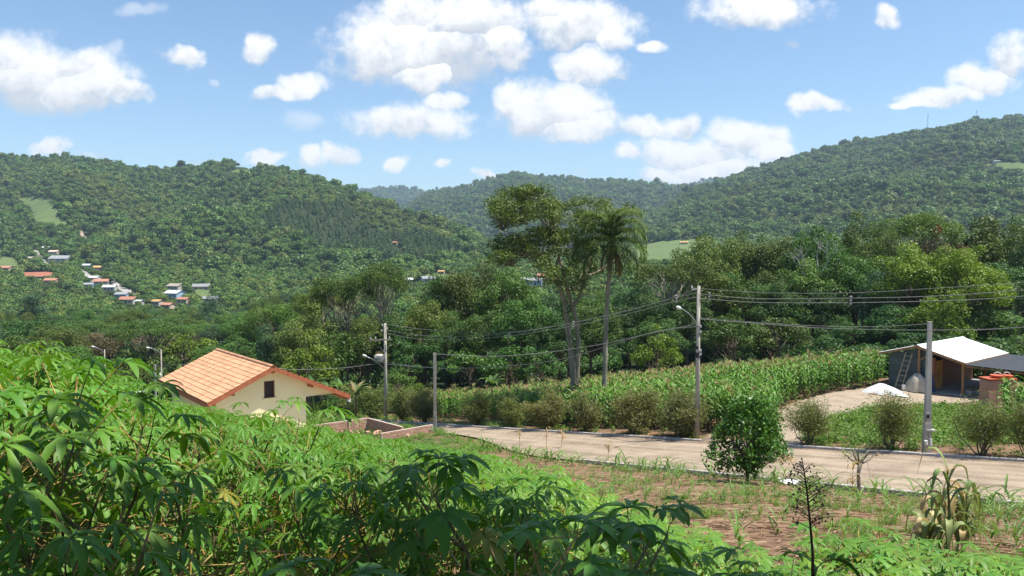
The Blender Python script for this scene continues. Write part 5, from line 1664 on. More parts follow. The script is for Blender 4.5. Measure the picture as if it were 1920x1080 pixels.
# low unfinished brick wall
def brick_lot():
    za = zpx(783, 56)
    A, B, C, E, D_ = P(690, 783, 56), P(587, 797, 53.6), P(755, 800, 53.1), P(713, 814, 51.2), P(812, 796.5, 53.9)
    t = thing('brick_wall', 'low unfinished wall of red hollow bricks around the bare lot', 'wall', (A[0], A[1], za - 1.2))
    mb = MB(); bl, bh, bd = .34, .19, .16
    mb.box((0, 0, 0), (bl - .03, bd, bh - .035)); me = mb.mesh('brick', [M['brick_pale']])
    run = MB(); rr = random.Random(2)
    for (a, b, nrow, top) in ((B, A, 5, 0), (A, C, 6, 0), (E, D_, 4, -.0)):
        a2, b2 = np.array(a[:2]), np.array(b[:2]); L = np.linalg.norm(b2 - a2); u = (b2 - a2) / L; an = math.atan2(u[1], u[0]); n = int(L / bl)
        for r in range(nrow):
            for k in range(n):
                q = a2 + u * (bl * (k + .5 + .5 * (r % 2)) ) 
                if r % 2 and k == n - 1: continue
                obj('brick', me, t, (q[0] - A[0] + rr.uniform(-.008, .008), q[1] - A[1] + rr.uniform(-.008, .008), 1.2 - bh * (r + .5)), (0, 0, an + rr.uniform(-.02, .02)))
        mid = (a2 + b2) / 2
        run.box((mid[0] - A[0], mid[1] - A[1], 1.2 - bh * nrow / 2 - .25), (L - .1, bd - .03, bh * nrow + .5 - .03), Matrix.Rotation(an, 3, 'Z'))
    obj('mortar', run.mesh('mortar', [M['mortar']]), t)
    # bright course along the top
    rng = np.random.default_rng(3); 
    cx, cy = P(715, 800, 53.6)[:2]
    for k in range(26):
        x, y = cx + rng.normal() * 1.0, cy + rng.normal() * .7
        o = obj('loose_brick', me, None, (x, y, g1(x, y) + .1 + .12 * rng.random()), (rng.normal() * .3, rng.normal() * .3, rng.random() * 3))
        tag(o, 'loose broken brick scattered inside the low walled lot', 'brick', 'loose bricks in the lot')
brick_lot()
# ---------------------------------------------------------------- blue plank shed with white roof
def shed():
    rd = np.array((.763, .646)); gd = np.array((.646, -.763))
    N0 = P(1719, 647.5, 58.0); z_r = N0[2]
    yaw = math.atan2(gd[1], gd[0])         # local x = gable direction (towards the yard), local y = ridge direction (away)
    zf = zpx(727.5, 58.6); H = z_r - zf
    t = thing('shed', 'slate blue plank shed with white metal roof and open porch', 'shed', (N0[0], N0[1], zf), yaw)
    Lr = 8.6; wl_, wr_ = 2.75, 3.35; slope = .285; oh = .35
    def zr(x): return H - abs(x) * slope
    x0, x1 = -2.15, .95
    # plank cladding: each board its own piece
    pb = .24; y = oh
    n = int((H - .2) / pb) + 1
    dk = MB()
    for k in range(n):
        za, zb = k * pb, (k + 1) * pb - .012
        a, b = x0, x1
        # clip by the roof line
        lim_l = (H - .12 - zb) / slope
        if lim_l <= .15: break
        a, b = max(a, -lim_l), min(b, lim_l)
        mb = MB(); mb.box(((a + b) / 2, oh + random.uniform(-.006, .006), (za + zb) / 2), (b - a, .03, zb - za), Matrix.Rotation(.05, 3, 'X'))
        obj('plank', mb.mesh('plank', [M['plank_blue']]), t)
    dk.box(((x0 + x1) / 2, oh + .07, 1.1), (x1 - x0 - .04, .05, 2.2))
    dk.box((x0 + .03, Lr / 2, 1.1), (.05, Lr - 2 * oh - .2, 2.3)); dk.box(((x0 + x1) / 2, Lr - oh, 1.1), (x1 - x0 - .1, .05, 2.3))
    obj('wall', dk.mesh('wall', [M['plank_blue']]), t)
    # side wall to the porch: dark timber with an ochre door panel and a brick strip
    mb = MB()
    for k in range(11):
        za = k * .23; mb.box((x1 - .02, (oh + Lr - oh) / 2 + .9, za + .11), (.035, Lr - 2 * oh - 1.9, .215))
    obj('side_wall', mb.mesh('side_wall', [M['frame_brown']]), t)
    mb = MB(); mb.box((x1 + .03, oh + 1.25, 1.08), (.05, 1.15, 2.1)); dr = obj('door', mb.mesh('door', [M['ochre']]), t)
    mb = MB(); mb.box((x1 + .065, oh + .95, 1.05), (.03, .12, .7)); obj('handle', mb.mesh('handle', [M['frame_brown']]), dr)
    mb = MB(); mb.box((.0, 0, 0), (.12, .24, .11)); bk = mb.mesh('brick', [M['brick']])
    for k in range(20):
        for q in range(2): obj('brick', bk, t, (x1 + .02, oh + .14 + .26 * q, .06 + .12 * k))
    # roof: corrugated white sheets, seen as two slopes
    for sgn, w_ in ((-1, wl_), (1, wr_)):
        nsh = 8
        for k in range(nsh):
            mb = MB(); m = 12; ya = Lr * k / nsh; yb = Lr * (k + 1) / nsh + .02; V = []
            for j, xx in enumerate((0.0, w_)):
                for i in range(m + 1):
                    yy = ya + (yb - ya) * i / m
                    V.append((sgn * xx, yy, zr(xx) + .028 * math.sin(i / m * 2 * PI * 3) + .004 * (k % 2)))
            F = [(i, i + 1, i + 2 + m, i + 1 + m) for i in range(m)]
            if sgn < 0: F = [f[::-1] for f in F]
            mb.add(V, F); me = mb.mesh('roof_sheet', [M['zinc']], True)
            obj('roof_sheet', me, t)
        for yy in (-.02, Lr + .03):
            mb = MB(); mb.beam((0, yy, H - .1), (sgn * w_, yy, zr(w_) - .1), .04, .16); obj('barge_board', mb.mesh('barge_board', [M['timber']]), t)
        mb = MB(); mb.beam((sgn * (w_ - .03), 0, zr(w_) - .12), (sgn * (w_ - .03), Lr, zr(w_) - .12), .05, .12)
        obj('eave_beam', mb.mesh('eave_beam', [M['timber']]), t)
        for xx in np.linspace(.3, w_ - .25, 4):
            mb = MB(); mb.box((sgn * xx, Lr / 2, zr(xx) - .12), (.07, Lr - .1, .1)); obj('purlin', mb.mesh('purlin', [M['timber']]), t)
    mb = MB(); V = [(-.22, -.03, zr(.22) + .05), (0, -.03, H + .06), (.22, -.03, zr(.22) + .05), (-.22, Lr + .03, zr(.22) + .05), (0, Lr + .03, H + .06), (.22, Lr + .03, zr(.22) + .05)]
    mb.add(V, [(0, 1, 4, 3), (1, 2, 5, 4)]); obj('ridge_cap', mb.mesh('ridge_cap', [M['zinc']]), t)
    # posts and braces
    def post(x, y, zt, zb=-.6):
        mb = MB(); mb.box((x, y, (zt + zb) / 2), (.14, .14, zt - zb)); obj('post', mb.mesh('post', [M['timber']]), t)
    post(.15, .12, zr(.15) - .15); post(wr_ - .2, .15, zr(wr_ - .2) - .2); post(wr_ - .2, 4.3, zr(wr_ - .2) - .2); post(wr_ - .2, Lr - .3, zr(wr_ - .2) - .2)
    mb = MB(); mb.beam((.2, .13, 2.2), (.95, .13, 2.75), .07, .1); obj('brace', mb.mesh('brace', [M['timber']]), t)
    mb = MB(); mb.beam((wr_ - .2, .25, 1.6), (wr_ - .2, .75, 2.15), .07, .08); obj('brace', mb.mesh('brace', [M['timber']]), t)
    mb = MB(); mb.box(((x1 + wr_) / 2 + .1, Lr / 2, -.31), (wr_ - x1 + .2, Lr, .66)); mb.box(((x0 + x1) / 2 - .01, Lr / 2 + .2, -.33), (x1 - x0, Lr - .5, .7)); obj('floor_slab', mb.mesh('floor_slab', [M['floor_slab']]), t)
    for k in range(3):
        mb = MB(); mb.box((wr_ - .35, 2.2 + 2.2 * k, .18), (.12, 1.9, .12)); obj('rail', mb.mesh('rail', [M['timber_grey']]), t)
    def Wd(x, y, z): return np.array((N0[0] + gd[0] * x + rd[0] * y, N0[1] + gd[1] * x + rd[1] * y, zf + z))
    # ladder leaning on the wall
    la = thing('ladder', 'wooden ladder leaning against the blue plank wall', 'ladder', tuple(Wd(-1.05, -.55, 0)), yaw)
    for s in (-.24, .24):
        mb = MB(); mb.beam((s, 0, -.05), (s + .42 - .0, .78, 2.65), .05, .07); obj('rail', mb.mesh('rail', [M['timber_grey']]), la)
    mb = MB(); mb.beam((-.24, 0, 0), (.24, 0, 0), .05, .035); rg = mb.mesh('rung', [M['timber_grey']])
    for k in range(7):
        u = .1 + k * .135; obj('rung', rg, la, (.42 * u, .78 * u, 2.7 * u - .05))
    # tarp covered heap by the porch post
    rng = np.random.default_rng(15)
    def heap(name, label, cat, loc, rx, ry, h, mat, seed, lump=.12):
        rng = np.random.default_rng(seed); n, m = 26, 12; V = []; ph = rng.random(8) * 6.28
        for j in range(m + 1):
            for i in range(n):
                a = 2 * PI * i / n; q = j / m
                lum = 1 + lump * (math.sin(3 * a + ph[0] + q * 2) + .8 * math.sin(5 * a + ph[1]) + .5 * math.sin(9 * a + ph[2] + 3 * q)) * (.3 + q)
                zz = h * max(0, (1 - q ** 2.4)) * (1 + lump * .8 * math.sin(4 * a + ph[3]) * math.sin(q * 4 + ph[4])) + .03 * math.sin(13 * a + ph[5]) * q
                V.append((rx * q * lum * math.cos(a), ry * q * lum * math.sin(a), max(zz, -.05)))
        F = [(j * n + i, j * n + (i + 1) % n, (j + 1) * n + (i + 1) % n, (j + 1) * n + i) for j in range(m) for i in range(n)]
        o = obj(name, make_mesh(name, V, [f[::-1] for f in F], [mat], smooth=True), None, tuple(loc), (0, 0, yaw))
        tag(o, label, cat); return o
    heap('tarp_covered_heap', 'beige tarpaulin draped over a rounded heap beside the porch post', 'tarpaulin', Wd(.25, -.35, -.05), .95, .6, 1.25, M['tarp'], 4, .10)
    heap('blue_tarp', 'dark blue plastic sheet bunched behind the beige heap', 'tarpaulin', Wd(1.0, .1, -.05), .35, .3, 1.3, M['tarp_blue'], 6)
    # white bucket
    b = thing('bucket', 'white plastic bucket standing at the shed wall', 'bucket', tuple(Wd(-.52, -.75, 0)))
    mb = MB(); mb.tube([(0, 0, 0), (0, 0, .34)], [.13, .16], 14); mb.tube([(0, 0, .335), (0, 0, .36)], [.17, .17], 14); obj('body', mb.mesh('body', [M['white_plastic']]), b)
    mb = MB(); mb.tube([(.16 * math.cos(a), 0, .34 + .12 * math.sin(a)) for a in np.linspace(0, PI, 9)], .008, 5); obj('handle', mb.mesh('handle', [M['black']]), b)
    # white sheeted brick pile in the yard
    q = hit(1654, 738.5, 30, 90)
    o = heap('white_sheet', 'bright white plastic sheet spread over a low heap in the yard', 'plastic sheet', (q[0], q[1], q[2] + .05), 1.25, .85, .62, M['white_plastic'], 9, .2)
    mb = MB(); mb.box((0, 0, 0), (.25, .13, .11)); bm = mb.mesh('brick', [M['brick']])
    for k in range(9):
        p = hit(1632 + 5.6 * k, 742 - abs(k - 5) * .3, 30, 90)
        ob = obj('brick', bm, None, (p[0], p[1], p[2] + .06), (0, 0, yaw + random.uniform(-.3, .3)))
        tag(ob, 'orange brick holding down the white sheet edge', 'brick', 'bricks along the white sheet')
    # shade net lean-to
    s = thing('shade_canopy', 'black shade net canopy on timber posts adjoining the shed roof', 'canopy', tuple(Wd(0, 0, 0)), yaw)
    mb = MB(); xa, xb = wr_ - .02, wr_ + 5.2; m = 14; V = []
    za = zr(wr_) - .10
    for i in range(m + 1):
        for j in range(9):
            u, v = i / m, j / 8
            V.append((xa + (xb - xa) * u, -.1 + (Lr + .2) * v, za - .10 * u - .10 * math.sin(PI * (u * 3 % 1)) * math.sin(PI * v)))
    F = [(i * 9 + j, i * 9 + j + 9, i * 9 + j + 10, i * 9 + j + 1) for i in range(m) for j in range(8)]
    mb.add(V, F); obj('net', mb.mesh('net', [M['shade_net']], True), s)
    for (xx, yy) in ((xa + 2.0, 6.5), (xa + 3.4, 6.2), (xa + 4.9, 3.2), (xa + 4.9, 8.2)):
        mb = MB(); mb.box((xx, yy, (za - .15) / 2 - .3), (.11, .11, za - .15 + .6)); obj('post', mb.mesh('post', [M['timber']]), s)
    for yy in (-.06, Lr + .04):
        mb = MB(); mb.beam((xa, yy, za - .14), (xb, yy, za - .24), .06, .08); obj('beam', mb.mesh('beam', [M['timber']]), s)
    # masonry counter with orange slab
    c = P(1880, 736, 51.5); cz = g1(c[0], c[1])
    zc_ = zpx(711, 51.5)
    ct = thing('masonry_counter', 'pinkish masonry counter block with orange top beside the shade canopy', 'counter', (c[0], c[1], cz), .05)
    hc = zc_ - cz
    mb = MB(); mb.box((0, .5, hc / 2 - .06), (1.85, 1.0, hc - .12)); obj('base', mb.mesh('base', [M['brick_pale']]), ct)
    mb = MB(); mb.box((0, .5, hc - .02), (1.95, 1.1, .08)); obj('top', mb.mesh('top', [M['orange']]), ct)
    for i, (dx, rr_) in enumerate(((.0, .42), (.62, .36))):
        tb = thing('basin', ('orange plastic tub with white arched handle on the counter', 'second orange tub with white handle nearer the corn clump')[i], 'tub', (c[0] + dx - .1, c[1] + .45, cz + hc + .02), 0, 'tubs on the counter')
        mb = MB(); mb.tube([(0, 0, 0), (0, 0, .16)], [rr_ * .8, rr_], 16); mb.tube([(0, 0, .155), (0, 0, .185)], [rr_ * 1.05, rr_ * 1.05], 16); obj('body', mb.mesh('body', [M['orange']]), tb)
        mb = MB(); mb.tube([(rr_ * .6 * math.cos(a), 0, .18 + .2 * math.sin(a)) for a in np.linspace(0, PI, 11)], .022, 6); obj('handle', mb.mesh('handle', [M['white_plastic']]), tb)
    # concrete blocks beside the front post
    for i, (px, lab) in enumerate(((1818, 'pale concrete block at the foot of the front porch post'), (1832, 'pale concrete block next to the green pot plants'))):
        p = hit(px, 740, 30, 80); mb = MB(); mb.box((0, 0, .14), (.4, .25, .28)); tag(obj('concrete_block', mb.mesh('concrete_block', [M['concrete_pale']]), None, tuple(p), (0, 0, yaw)), lab, 'block')
    # grey stone by the counter
    p = hit(1853, 744, 30, 80); heap('boulder', 'rounded grey boulder in front of the masonry counter', 'boulder', p, .45, .35, .5, M['dirt'], 12, .06)
    for i, px in enumerate((1826, 1838, 1848)):
        p = hit(px, 737, 30, 80); rng = np.random.default_rng(i)
        V, F, T = lobe_leaves([(np.array((0, 0, .35)), .25), (np.array((.15, 0, .25)), .2)], 500, .12, rng)
        pl = thing('garden_plant', ('leafy garden plant beside the front porch post', 'leafy garden plant between the blocks and counter', 'leafy garden plant touching the masonry counter')[i], 'plant', tuple(p))
        obj('foliage', make_mesh('foliage', V, F, [M['leaf_mid']], tone=T), pl)
        mb = MB(); mb.tube([(0, 0, -.05), (0, 0, .3)], .02, 5); obj('stem', mb.mesh('stem', [M['bark']]), pl)
shed()
# ---------------------------------------------------------------- poles, lamps, cables
def pole(name, label, px, ptop, d, base_z=None, r0=.16, r1=.10, square=False, mat='concrete', cat='utility pole'):
    top = P(px, ptop, d); x, y = top[0], top[1]; z = g1(x, y) if base_z is None else base_z; h = top[2] - z
    t = thing(name, label, cat, (x, y, z)); mb = MB()
    if square:
        V = []
        for zz, a in ((-.5, r0), (h * .22, r0 * .86), (h * .25, r0 * .74), (h, r1)):
            V += [(-a, -a * .8, zz), (a, -a * .8, zz), (a, a * .8, zz), (-a, a * .8, zz)]
        F = [(4 * k + j, 4 * k + (j + 1) % 4, 4 * k + 4 + (j + 1) % 4, 4 * k + 4 + j) for k in range(3) for j in range(4)] + [(12, 13, 14, 15)]
        mb.add(V, F)
    else:
        mb.tube([(0, 0, -.5), (0, 0, h * .5), (0, 0, h)], [r0, (r0 + r1) / 2, r1], 14)
    obj('shaft', mb.mesh('shaft', [M[mat]], not square), t)
    return t, np.array((x, y, z)), h
def lamp_arm(t, h0, pts, head, r=.03):
    mb = MB(); mb.tube(pts, r, 7); arm = obj('lamp_arm', mb.mesh('lamp_arm', [M['metal']], True), t)
    a, b = Vector(pts[-2]), Vector(pts[-1]); u = (b - a).normalized(); e = b + u * head
    mb = MB(); mb.tube([b - u * .05, b + u * head * .3, b + u * head * .8, e], [.04, .11, .10, .03], 10); obj('lamp_head', mb.mesh('lamp_head', [M['lamp']], True), arm)
def insul(t, pts):
    for p in pts:
        mb = MB(); p = np.array(p); mb.tube([p, p + (0, 0, .07), p + (0, 0, .075), p + (0, 0, .15), p + (0, 0, .2)], [.03, .075, .04, .07, .03], 9)
        obj('insulator', mb.mesh('insulator', [M['ceramic']], True), t)
# tall lamp pole
k48 = 48 / FPX
t1, B1, h1 = pole('utility_pole', 'tall round concrete pole with curved lamp arm at the kerb', 1310, 536, 48)
def rel(B, px, py, d): return tuple(P(px, py, d) - B)
lamp_arm(t1, h1, [rel(B1, 1308, 614, 47.9), rel(B1, 1302, 600, 47.6), rel(B1, 1292, 588, 47.2), rel(B1, 1281, 580.5, 46.8), rel(B1, 1276, 578.5, 46.6)], .42)
mb = MB(); mb.beam(rel(B1, 1297, 543, 47.9), rel(B1, 1311, 541, 48), .06, .06); obj('crossarm', mb.mesh('crossarm', [M['metal']]), t1)
insul(t1, [rel(B1, 1297, 542, 47.9)])
mb = MB()
for py in (612, 622, 657, 664): mb.tube([rel(B1, 1310, py + 2, 48), rel(B1, 1310, py - 2, 48)], .18, 12)
obj('band', mb.mesh('band', [M['metal']]), t1)
mb = MB(); mb.box(rel(B1, 1307, 666, 47.75), (.2, .14, .3)); mb.box(rel(B1, 1307, 652, 47.75), (.16, .12, .18)); obj('junction_box', mb.mesh('junction_box', [M['black']]), t1)
# transformer pole
t2, B2, h2 = pole('utility_pole', 'round concrete pole with timber crossarm and transformer near the house', 722, 606, 75, r0=.19, r1=.12)
mb = MB(); mb.beam(rel(B2, 692, 638, 74.7), rel(B2, 733, 636.5, 74.8), .11, .13); obj('crossarm', mb.mesh('crossarm', [M['timber_grey']]), t2)
mb = MB(); mb.beam(rel(B2, 712, 650, 74.7), rel(B2, 720, 660, 74.8), .04, .04); mb.beam(rel(B2, 731, 648, 74.7), rel(B2, 723, 660, 74.8), .04, .04); obj('brace', mb.mesh('brace', [M['metal']]), t2)
insul(t2, [rel(B2, 695, 636, 74.7), rel(B2, 704, 636, 74.7), rel(B2, 730, 635, 74.8), rel(B2, 717, 612, 74.7), rel(B2, 726, 618, 74.7), rel(B2, 716, 622, 74.7)])
lamp_arm(t2, h2, [rel(B2, 719, 690, 74.8), rel(B2, 708, 680, 74.3), rel(B2, 697, 673, 73.9), rel(B2, 688, 669, 73.5)], .55, .035)
q = P(711, 678, 74.4)
tr = thing('transformer', 'grey finned transformer tank hanging on the crossarm pole', 'transformer', tuple(q))
mb = MB(); mb.tube([(0, 0, .0), (0, 0, .08), (0, 0, .62), (0, 0, .72)], [.34, .40, .40, .30], 16); obj('tank', mb.mesh('tank', [M['concrete_pale']], False), tr)
for k in range(14):
    a = PI + PI * (k + .5) / 14; mb = MB(); mb.box((.43 * math.cos(a), .43 * math.sin(a), .35), (.09, .02, .5), Matrix.Rotation(a, 3, 'Z')); obj('fin', mb.mesh('fin', [M['concrete_pale']]), tr)
for k in range(3):
    mb = MB(); mb.tube([(-.2 + .2 * k, 0, .68), (-.2 + .2 * k, 0, .8), (-.2 + .2 * k, 0, .98)], [.05, .075, .03], 8); obj('bushing', mb.mesh('bushing', [M['frame_brown']]), tr)
mb = MB(); mb.box((.3, .2, .3), (.5, .08, .08)); obj('bracket', mb.mesh('bracket', [M['metal']]), tr)
# low posts
t3, B3, h3 = pole('post', 'short square concrete post at the end of the brick lot', 815, 662, 55, None, .115, .10, True, cat='post')
t4, B4, h4 = pole('utility_pole', 'square concrete meter post with stepped base by the far kerb', 1743.5, 603, 38, None, .185, .085, True, 'concrete_pale')
mb = MB(); mb.box(rel(B4, 1740, 782, 37.76), (.2, .1, .42)); mbx = obj('meter_box', mb.mesh('meter_box', [M['metal']]), t4)
mb = MB(); mb.box(rel(B4, 1740, 781, 37.69), (.12, .03, .16)); obj('meter_window', mb.mesh('meter_window', [M['black']]), mbx)
mb = MB(); mb.tube([rel(B4, 1745, 822, 37.75), rel(B4, 1746, 836, 37.7)], .05, 8); mb.tube([rel(B4, 1736, 826, 37.75), rel(B4, 1737, 834, 37.75)], .07, 10); obj('conduit', mb.mesh('conduit', [M['white_plastic']]), t4)
mb = MB(); mb.box(rel(B4, 1743, 806, 37.98), (.44, .38, .06)); obj('band', mb.mesh('band', [M['concrete_pale']]), t4)
# far street lamps on the descending street
t5, B5, h5 = pole('street_lamp', 'far slender street lamp rising beside the roof end', 302, 655, 92, None, .09, .06, cat='street lamp')
lamp_arm(t5, h5, [rel(B5, 302, 663, 92), rel(B5, 294, 657, 91.6), rel(B5, 285, 653, 91.2), rel(B5, 281, 652.5, 91)], .42, .04)
t6, B6, h6 = pole('street_lamp', 'farther street lamp standing among the dark trees', 196, 655, 106, None, .09, .06, cat='street lamp')
lamp_arm(t6, h6, [rel(B6, 196, 662, 106), rel(B6, 189, 656, 105.6), rel(B6, 182, 652, 105.2), rel(B6, 178, 651, 105)], .5, .04)
t7, B7, h7 = pole('post', 'short white post beside the roof end street lamp', 290.5, 684, 88, None, .1, .09, True, 'concrete_pale', cat='post')
# pole beyond the frame that carries the street cables on
t8, B8, h8 = pole('utility_pole', 'concrete pole that carries the twin cables on beyond the meter post', 2330, 470, 30, None, .16, .1)
def cable(label, pts, r=.014, n=10, spacers=()):
    """pts: (px, py, d) on the photo; smooth curve through them"""
    W = [P(*p) for p in pts]; out = []
    for i in range(len(W) - 1):
        p0 = W[max(i - 1, 0)]; p1 = W[i]; p2 = W[i + 1]; p3 = W[min(i + 2, len(W) - 1)]
        for j in range(n):
            u = j / n
            out.append(.5 * ((2 * p1) + (p2 - p0) * u + (2 * p0 - 5 * p1 + 4 * p2 - p3) * u * u + (-p0 + 3 * p1 - 3 * p2 + p3) * u ** 3))
    out.append(W[-1])
    o0 = out[0]
    mb = MB(); mb.tube([p - o0 for p in out], r, 5, cap=False)
    o = obj('power_cable', mb.mesh('power_cable', [M['cable']], True), None, tuple(o0)); tag(o, label, 'cable', 'overhead cables')
    for (px, py, d) in spacers:
        q = P(px, py, d) - o0; mb = MB(); mb.tube([q + (0, 0, .22), q + (0, 0, -.2)], .035, 6)
        for s in (.2, 0, -.2): mb.tube([q + (-.06, 0, s), q + (.06, 0, s)], .05, 6)
        obj('spacer', mb.mesh('spacer', [M['ceramic']]), o)
    return o
# depth runs along the pole line
def dl(px): return float(np.interp(px, [722, 1310, 2330], [75, 48, 30]))
def line(lst): return [(a, b, dl(a)) for a, b in lst]
cable('upper strand of the twin cables from transformer pole to lamp pole', line([(722,618),(780,628),(845,631),(955,625),(1075,605),(1180,581),(1270,557),(1310,549)]), .019, spacers=[(845,633,dl(845)),(955,628,dl(955)),(1075,608,dl(1075)),(1268,560,dl(1268))])
cable('lower strand of the twin cables from transformer pole to lamp pole', line([(722,624),(780,635),(845,637),(955,630),(1075,611),(1180,588),(1270,564),(1310,557)]), .019)
cable('thin earth wire above the twin cables left of the lamp pole', line([(1310,541),(1230,568),(1130,594),(1030,613),(930,624),(800,618),(722,608)]), .015)
cable('upper strand of the twin cables running right from lamp pole', line([(1310,551),(1420,560),(1595,559),(1760,555),(1925,543),(2330,505)]), .019, spacers=[(1330,556,dl(1330)),(1595,563,dl(1595))])
cable('lower strand of the twin cables running right from lamp pole', line([(1310,559),(1420,567),(1595,567.5),(1760,564),(1925,555),(2330,515)]), .019)
cable('thin wire highest above the twin cables right of lamp pole', line([(1310,541),(1440,549),(1600,549),(1760,540),(1925,529),(2330,486)]), .014)
cable('low cable from lamp pole towards the meter post and beyond', [(1310,598,48),(1440,608,46),(1560,616,44),(1743,619,37.7),(1925,613,35),(2330,570,30)], .019)
cable('thin service wire ending at the meter post top', [(1310,596,48),(1440,606,45),(1560,612,42),(1660,612,40),(1741,607,37.8)], .016)
cable('middle wire from lamp pole to the short post top', [(1310,607,48),(1220,625,49),(1130,645,50.5),(1030,660,52),(930,668,53),(817,664,55)], .018)
cable('lowest wire sagging behind the twin tree trunks', line([(1310,612),(1230,622),(1130,652),(1060,672),(980,684),(880,690),(815,690),(722,683)]), .018)
cable('short wire from transformer pole to the short post', [(722,679,74.8),(770,686,68),(815,690,55)], .018)
cable('wire from transformer pole towards the house roof', [(722,679,74.8),(690,684,74),(640,690,70),(560,693,62),(520,690,56)], .018)
cable('wire from the far white post to the roof', [(290,686,88),(330,684,75),(352,683,60),(368,679,48)], .018)

# masts on the ridge
def mast(px, ptop, d, label, seed):
    p = P(px, ptop, d); z = g1(p[0], p[1]); h = p[2] - z
    t = thing('antenna_mast', label, 'antenna mast', (p[0], p[1], z)); 
    for k in range(3):
        a = k * 2 * PI / 3; mb = MB(); mb.tube([(1.3 * math.cos(a), 1.3 * math.sin(a), 0), (.45 * math.cos(a), .45 * math.sin(a), h)], .16, 5); obj('leg', mb.mesh('leg', [M['metal']]), t)
    mb = MB()
    for j in range(10):
        r0 = 1.3 - .85 * j / 10; r1 = 1.3 - .85 * (j + 1) / 10
        for k in range(3):
            a, b = k * 2 * PI / 3, (k + 1) * 2 * PI / 3
            mb.tube([(r0 * math.cos(a), r0 * math.sin(a), h * j / 10), (r1 * math.cos(b), r1 * math.sin(b), h * (j + 1) / 10)], .07, 4, cap=False)
    obj('lattice', mb.mesh('lattice', [M['metal']]), t)
    mb = MB(); mb.box((.2, -.8, h * .9), (1.0, .5, 2.2)); mb.box((-.5, -.6, h * .72), (.8, .5, 1.6)); obj('antenna', mb.mesh('antenna', [M['lamp']]), t)
mast(1740, 213, 1878, 'taller lattice antenna mast on the hill crest', 1)
mast(1831, 207, 1835, 'smaller antenna mast farther along the hill crest', 2)

# verge details: earth mound, boards
def mound():
    p = hit(1345, 832, 25, 60); rng = np.random.default_rng(4); n, m = 24, 8; V = []
    for j in range(m + 1):
        for i in range(n):
            a = 2 * PI * i / n; q = j / m
            V.append((1.15 * q * math.cos(a) * (1 + .1 * math.sin(3 * a)), .8 * q * math.sin(a), .62 * (1 - q * q) ** 1.1 + rng.normal() * .03 * (j < m) - .06))
    F = [((j + 1) * n + i, (j + 1) * n + (i + 1) % n, j * n + (i + 1) % n, j * n + i) for j in range(m) for i in range(n)]
    tag(obj('earth_mound', make_mesh('earth_mound', V, F, [M['dirt']], smooth=True), None, tuple(p)), 'small mound of brown earth at the tall lamp pole foot', 'earth mound')
    for k in range(6):
        q = hit(1206 + 8 * k, 817 + .5 * k, 30, 60); mb = MB(); mb.box((0, 0, .08), (2.0, .16, .05))
        tag(obj('board', mb.mesh('board', [M['timber']]), None, (q[0], q[1], q[2] + .02 * (k % 2)), (0, 0, .35 + random.uniform(-.06, .06))), 'weathered orange board lying on the verge behind the kerb', 'board', 'boards stacked on the verge')
    q = hit(1478, 910, 20, 45)
    mb = MB(); rng = np.random.default_rng(8)
    v, f = ICO; mb.arrs(v * np.array((.42, .22, .16)) * (1 + .2 * rng.normal(size=(12, 1))) + np.array((0, 0, .1)), f)
    tag(obj('rubble_bag', mb.mesh('rubble_bag', [M['white_plastic']]), None, tuple(q)), 'crumpled white sack lying at the near kerb by the bush', 'sack')
mound()

# bananas at the wood edge
def banana(px, pbase_d, ptop, label, dry=False, n=9):
    p = P(px, ptop, pbase_d); z = g1(p[0], p[1]); h = p[2] - z
    rng = np.random.default_rng(int(px)); t = thing('banana_plant', label, 'banana plant', (p[0], p[1], z), 0, 'banana plants at the wood edge')
    mb = MB(); mb.tube([(0, 0, -.1), (.05, 0, h * .3), (.1, 0, h * .62)], [.16, .13, .07], 9); obj('stem', mb.mesh('stem', [M['palm_dead' if dry else 'corn_stalk']], True), t)
    for k in range(n):
        lf = MB(); blade(lf, (0, 0, 0), 0, rng.uniform(1.7, 2.4), rng.uniform(1.0, 1.45), rng.uniform(1.3, 2.5), .5, rng, n=9)
        obj('leaf', lf.mesh('leaf', [M['banana_dry' if dry and k % 2 else 'banana']]), t, (.08, 0, h * .6), (0, 0, k * 2.4 + rng.normal() * .3))
banana(612, 84, 700, 'green banana plant just behind the house gable'); banana(585, 86, 694, 'green banana plant farther along behind the gable'); banana(640, 82, 700, 'green banana plant between the gable and the yellowing one')
banana(665, 76, 706, 'yellowing banana plant with drooping leaves above the porch eave', True, 10)
banana(922, 82, 690, 'broad leaved banana plant behind the corn and cables'); banana(300, 100, 676, 'pale banana plant under the far street lamp')
# the canopy of the tree the photographer stands under: shades the near cassava
def shade_tree():
    x, y = 3.2, -3.4; z = g1(x, y); rng = np.random.default_rng(41)
    t = thing('shade_tree', 'spreading tree above the viewpoint that shades the nearest cassava', 'tree', (x, y, z))
    mb = MB(); mb.tube([(0, 0, -.4), (.05, .1, 2.2), (0, .3, 4.2)], [.28, .22, .18], 10, cap=False); lob = []
    for k in range(150):
        a_, q_ = rng.random() * 6.28, math.sqrt(rng.random()); cx, cy = 3.2 + 2.3 * q_ * math.cos(a_), 1.7 + 3.7 * q_ * math.sin(a_)
        if k < 54: cx, cy = 2.75 - 3.4 + 2.2 * q_ * math.cos(a_), .45 + 1.9 * q_ * math.sin(a_)
        cz = 4.1 + rng.random() * 1.6
        c = np.array((cx - x, cy - y, cz - z)); lob.append((c, rng.uniform(.55, .95)))
        if k % 2 == 0: limb(mb, (0, .3, 4.2 - rng.random()), c, .06, .012, rng, 4, .08, 5)
    obj('trunk', mb.mesh('trunk', [M['bark']], True), t)
    V, F, T = lobe_leaves(lob, 190, .24, rng, .7, .3, .7)
    obj('crown', make_mesh('crown', V, F, [M['leaf_mid']], tone=T), t)
shade_tree()
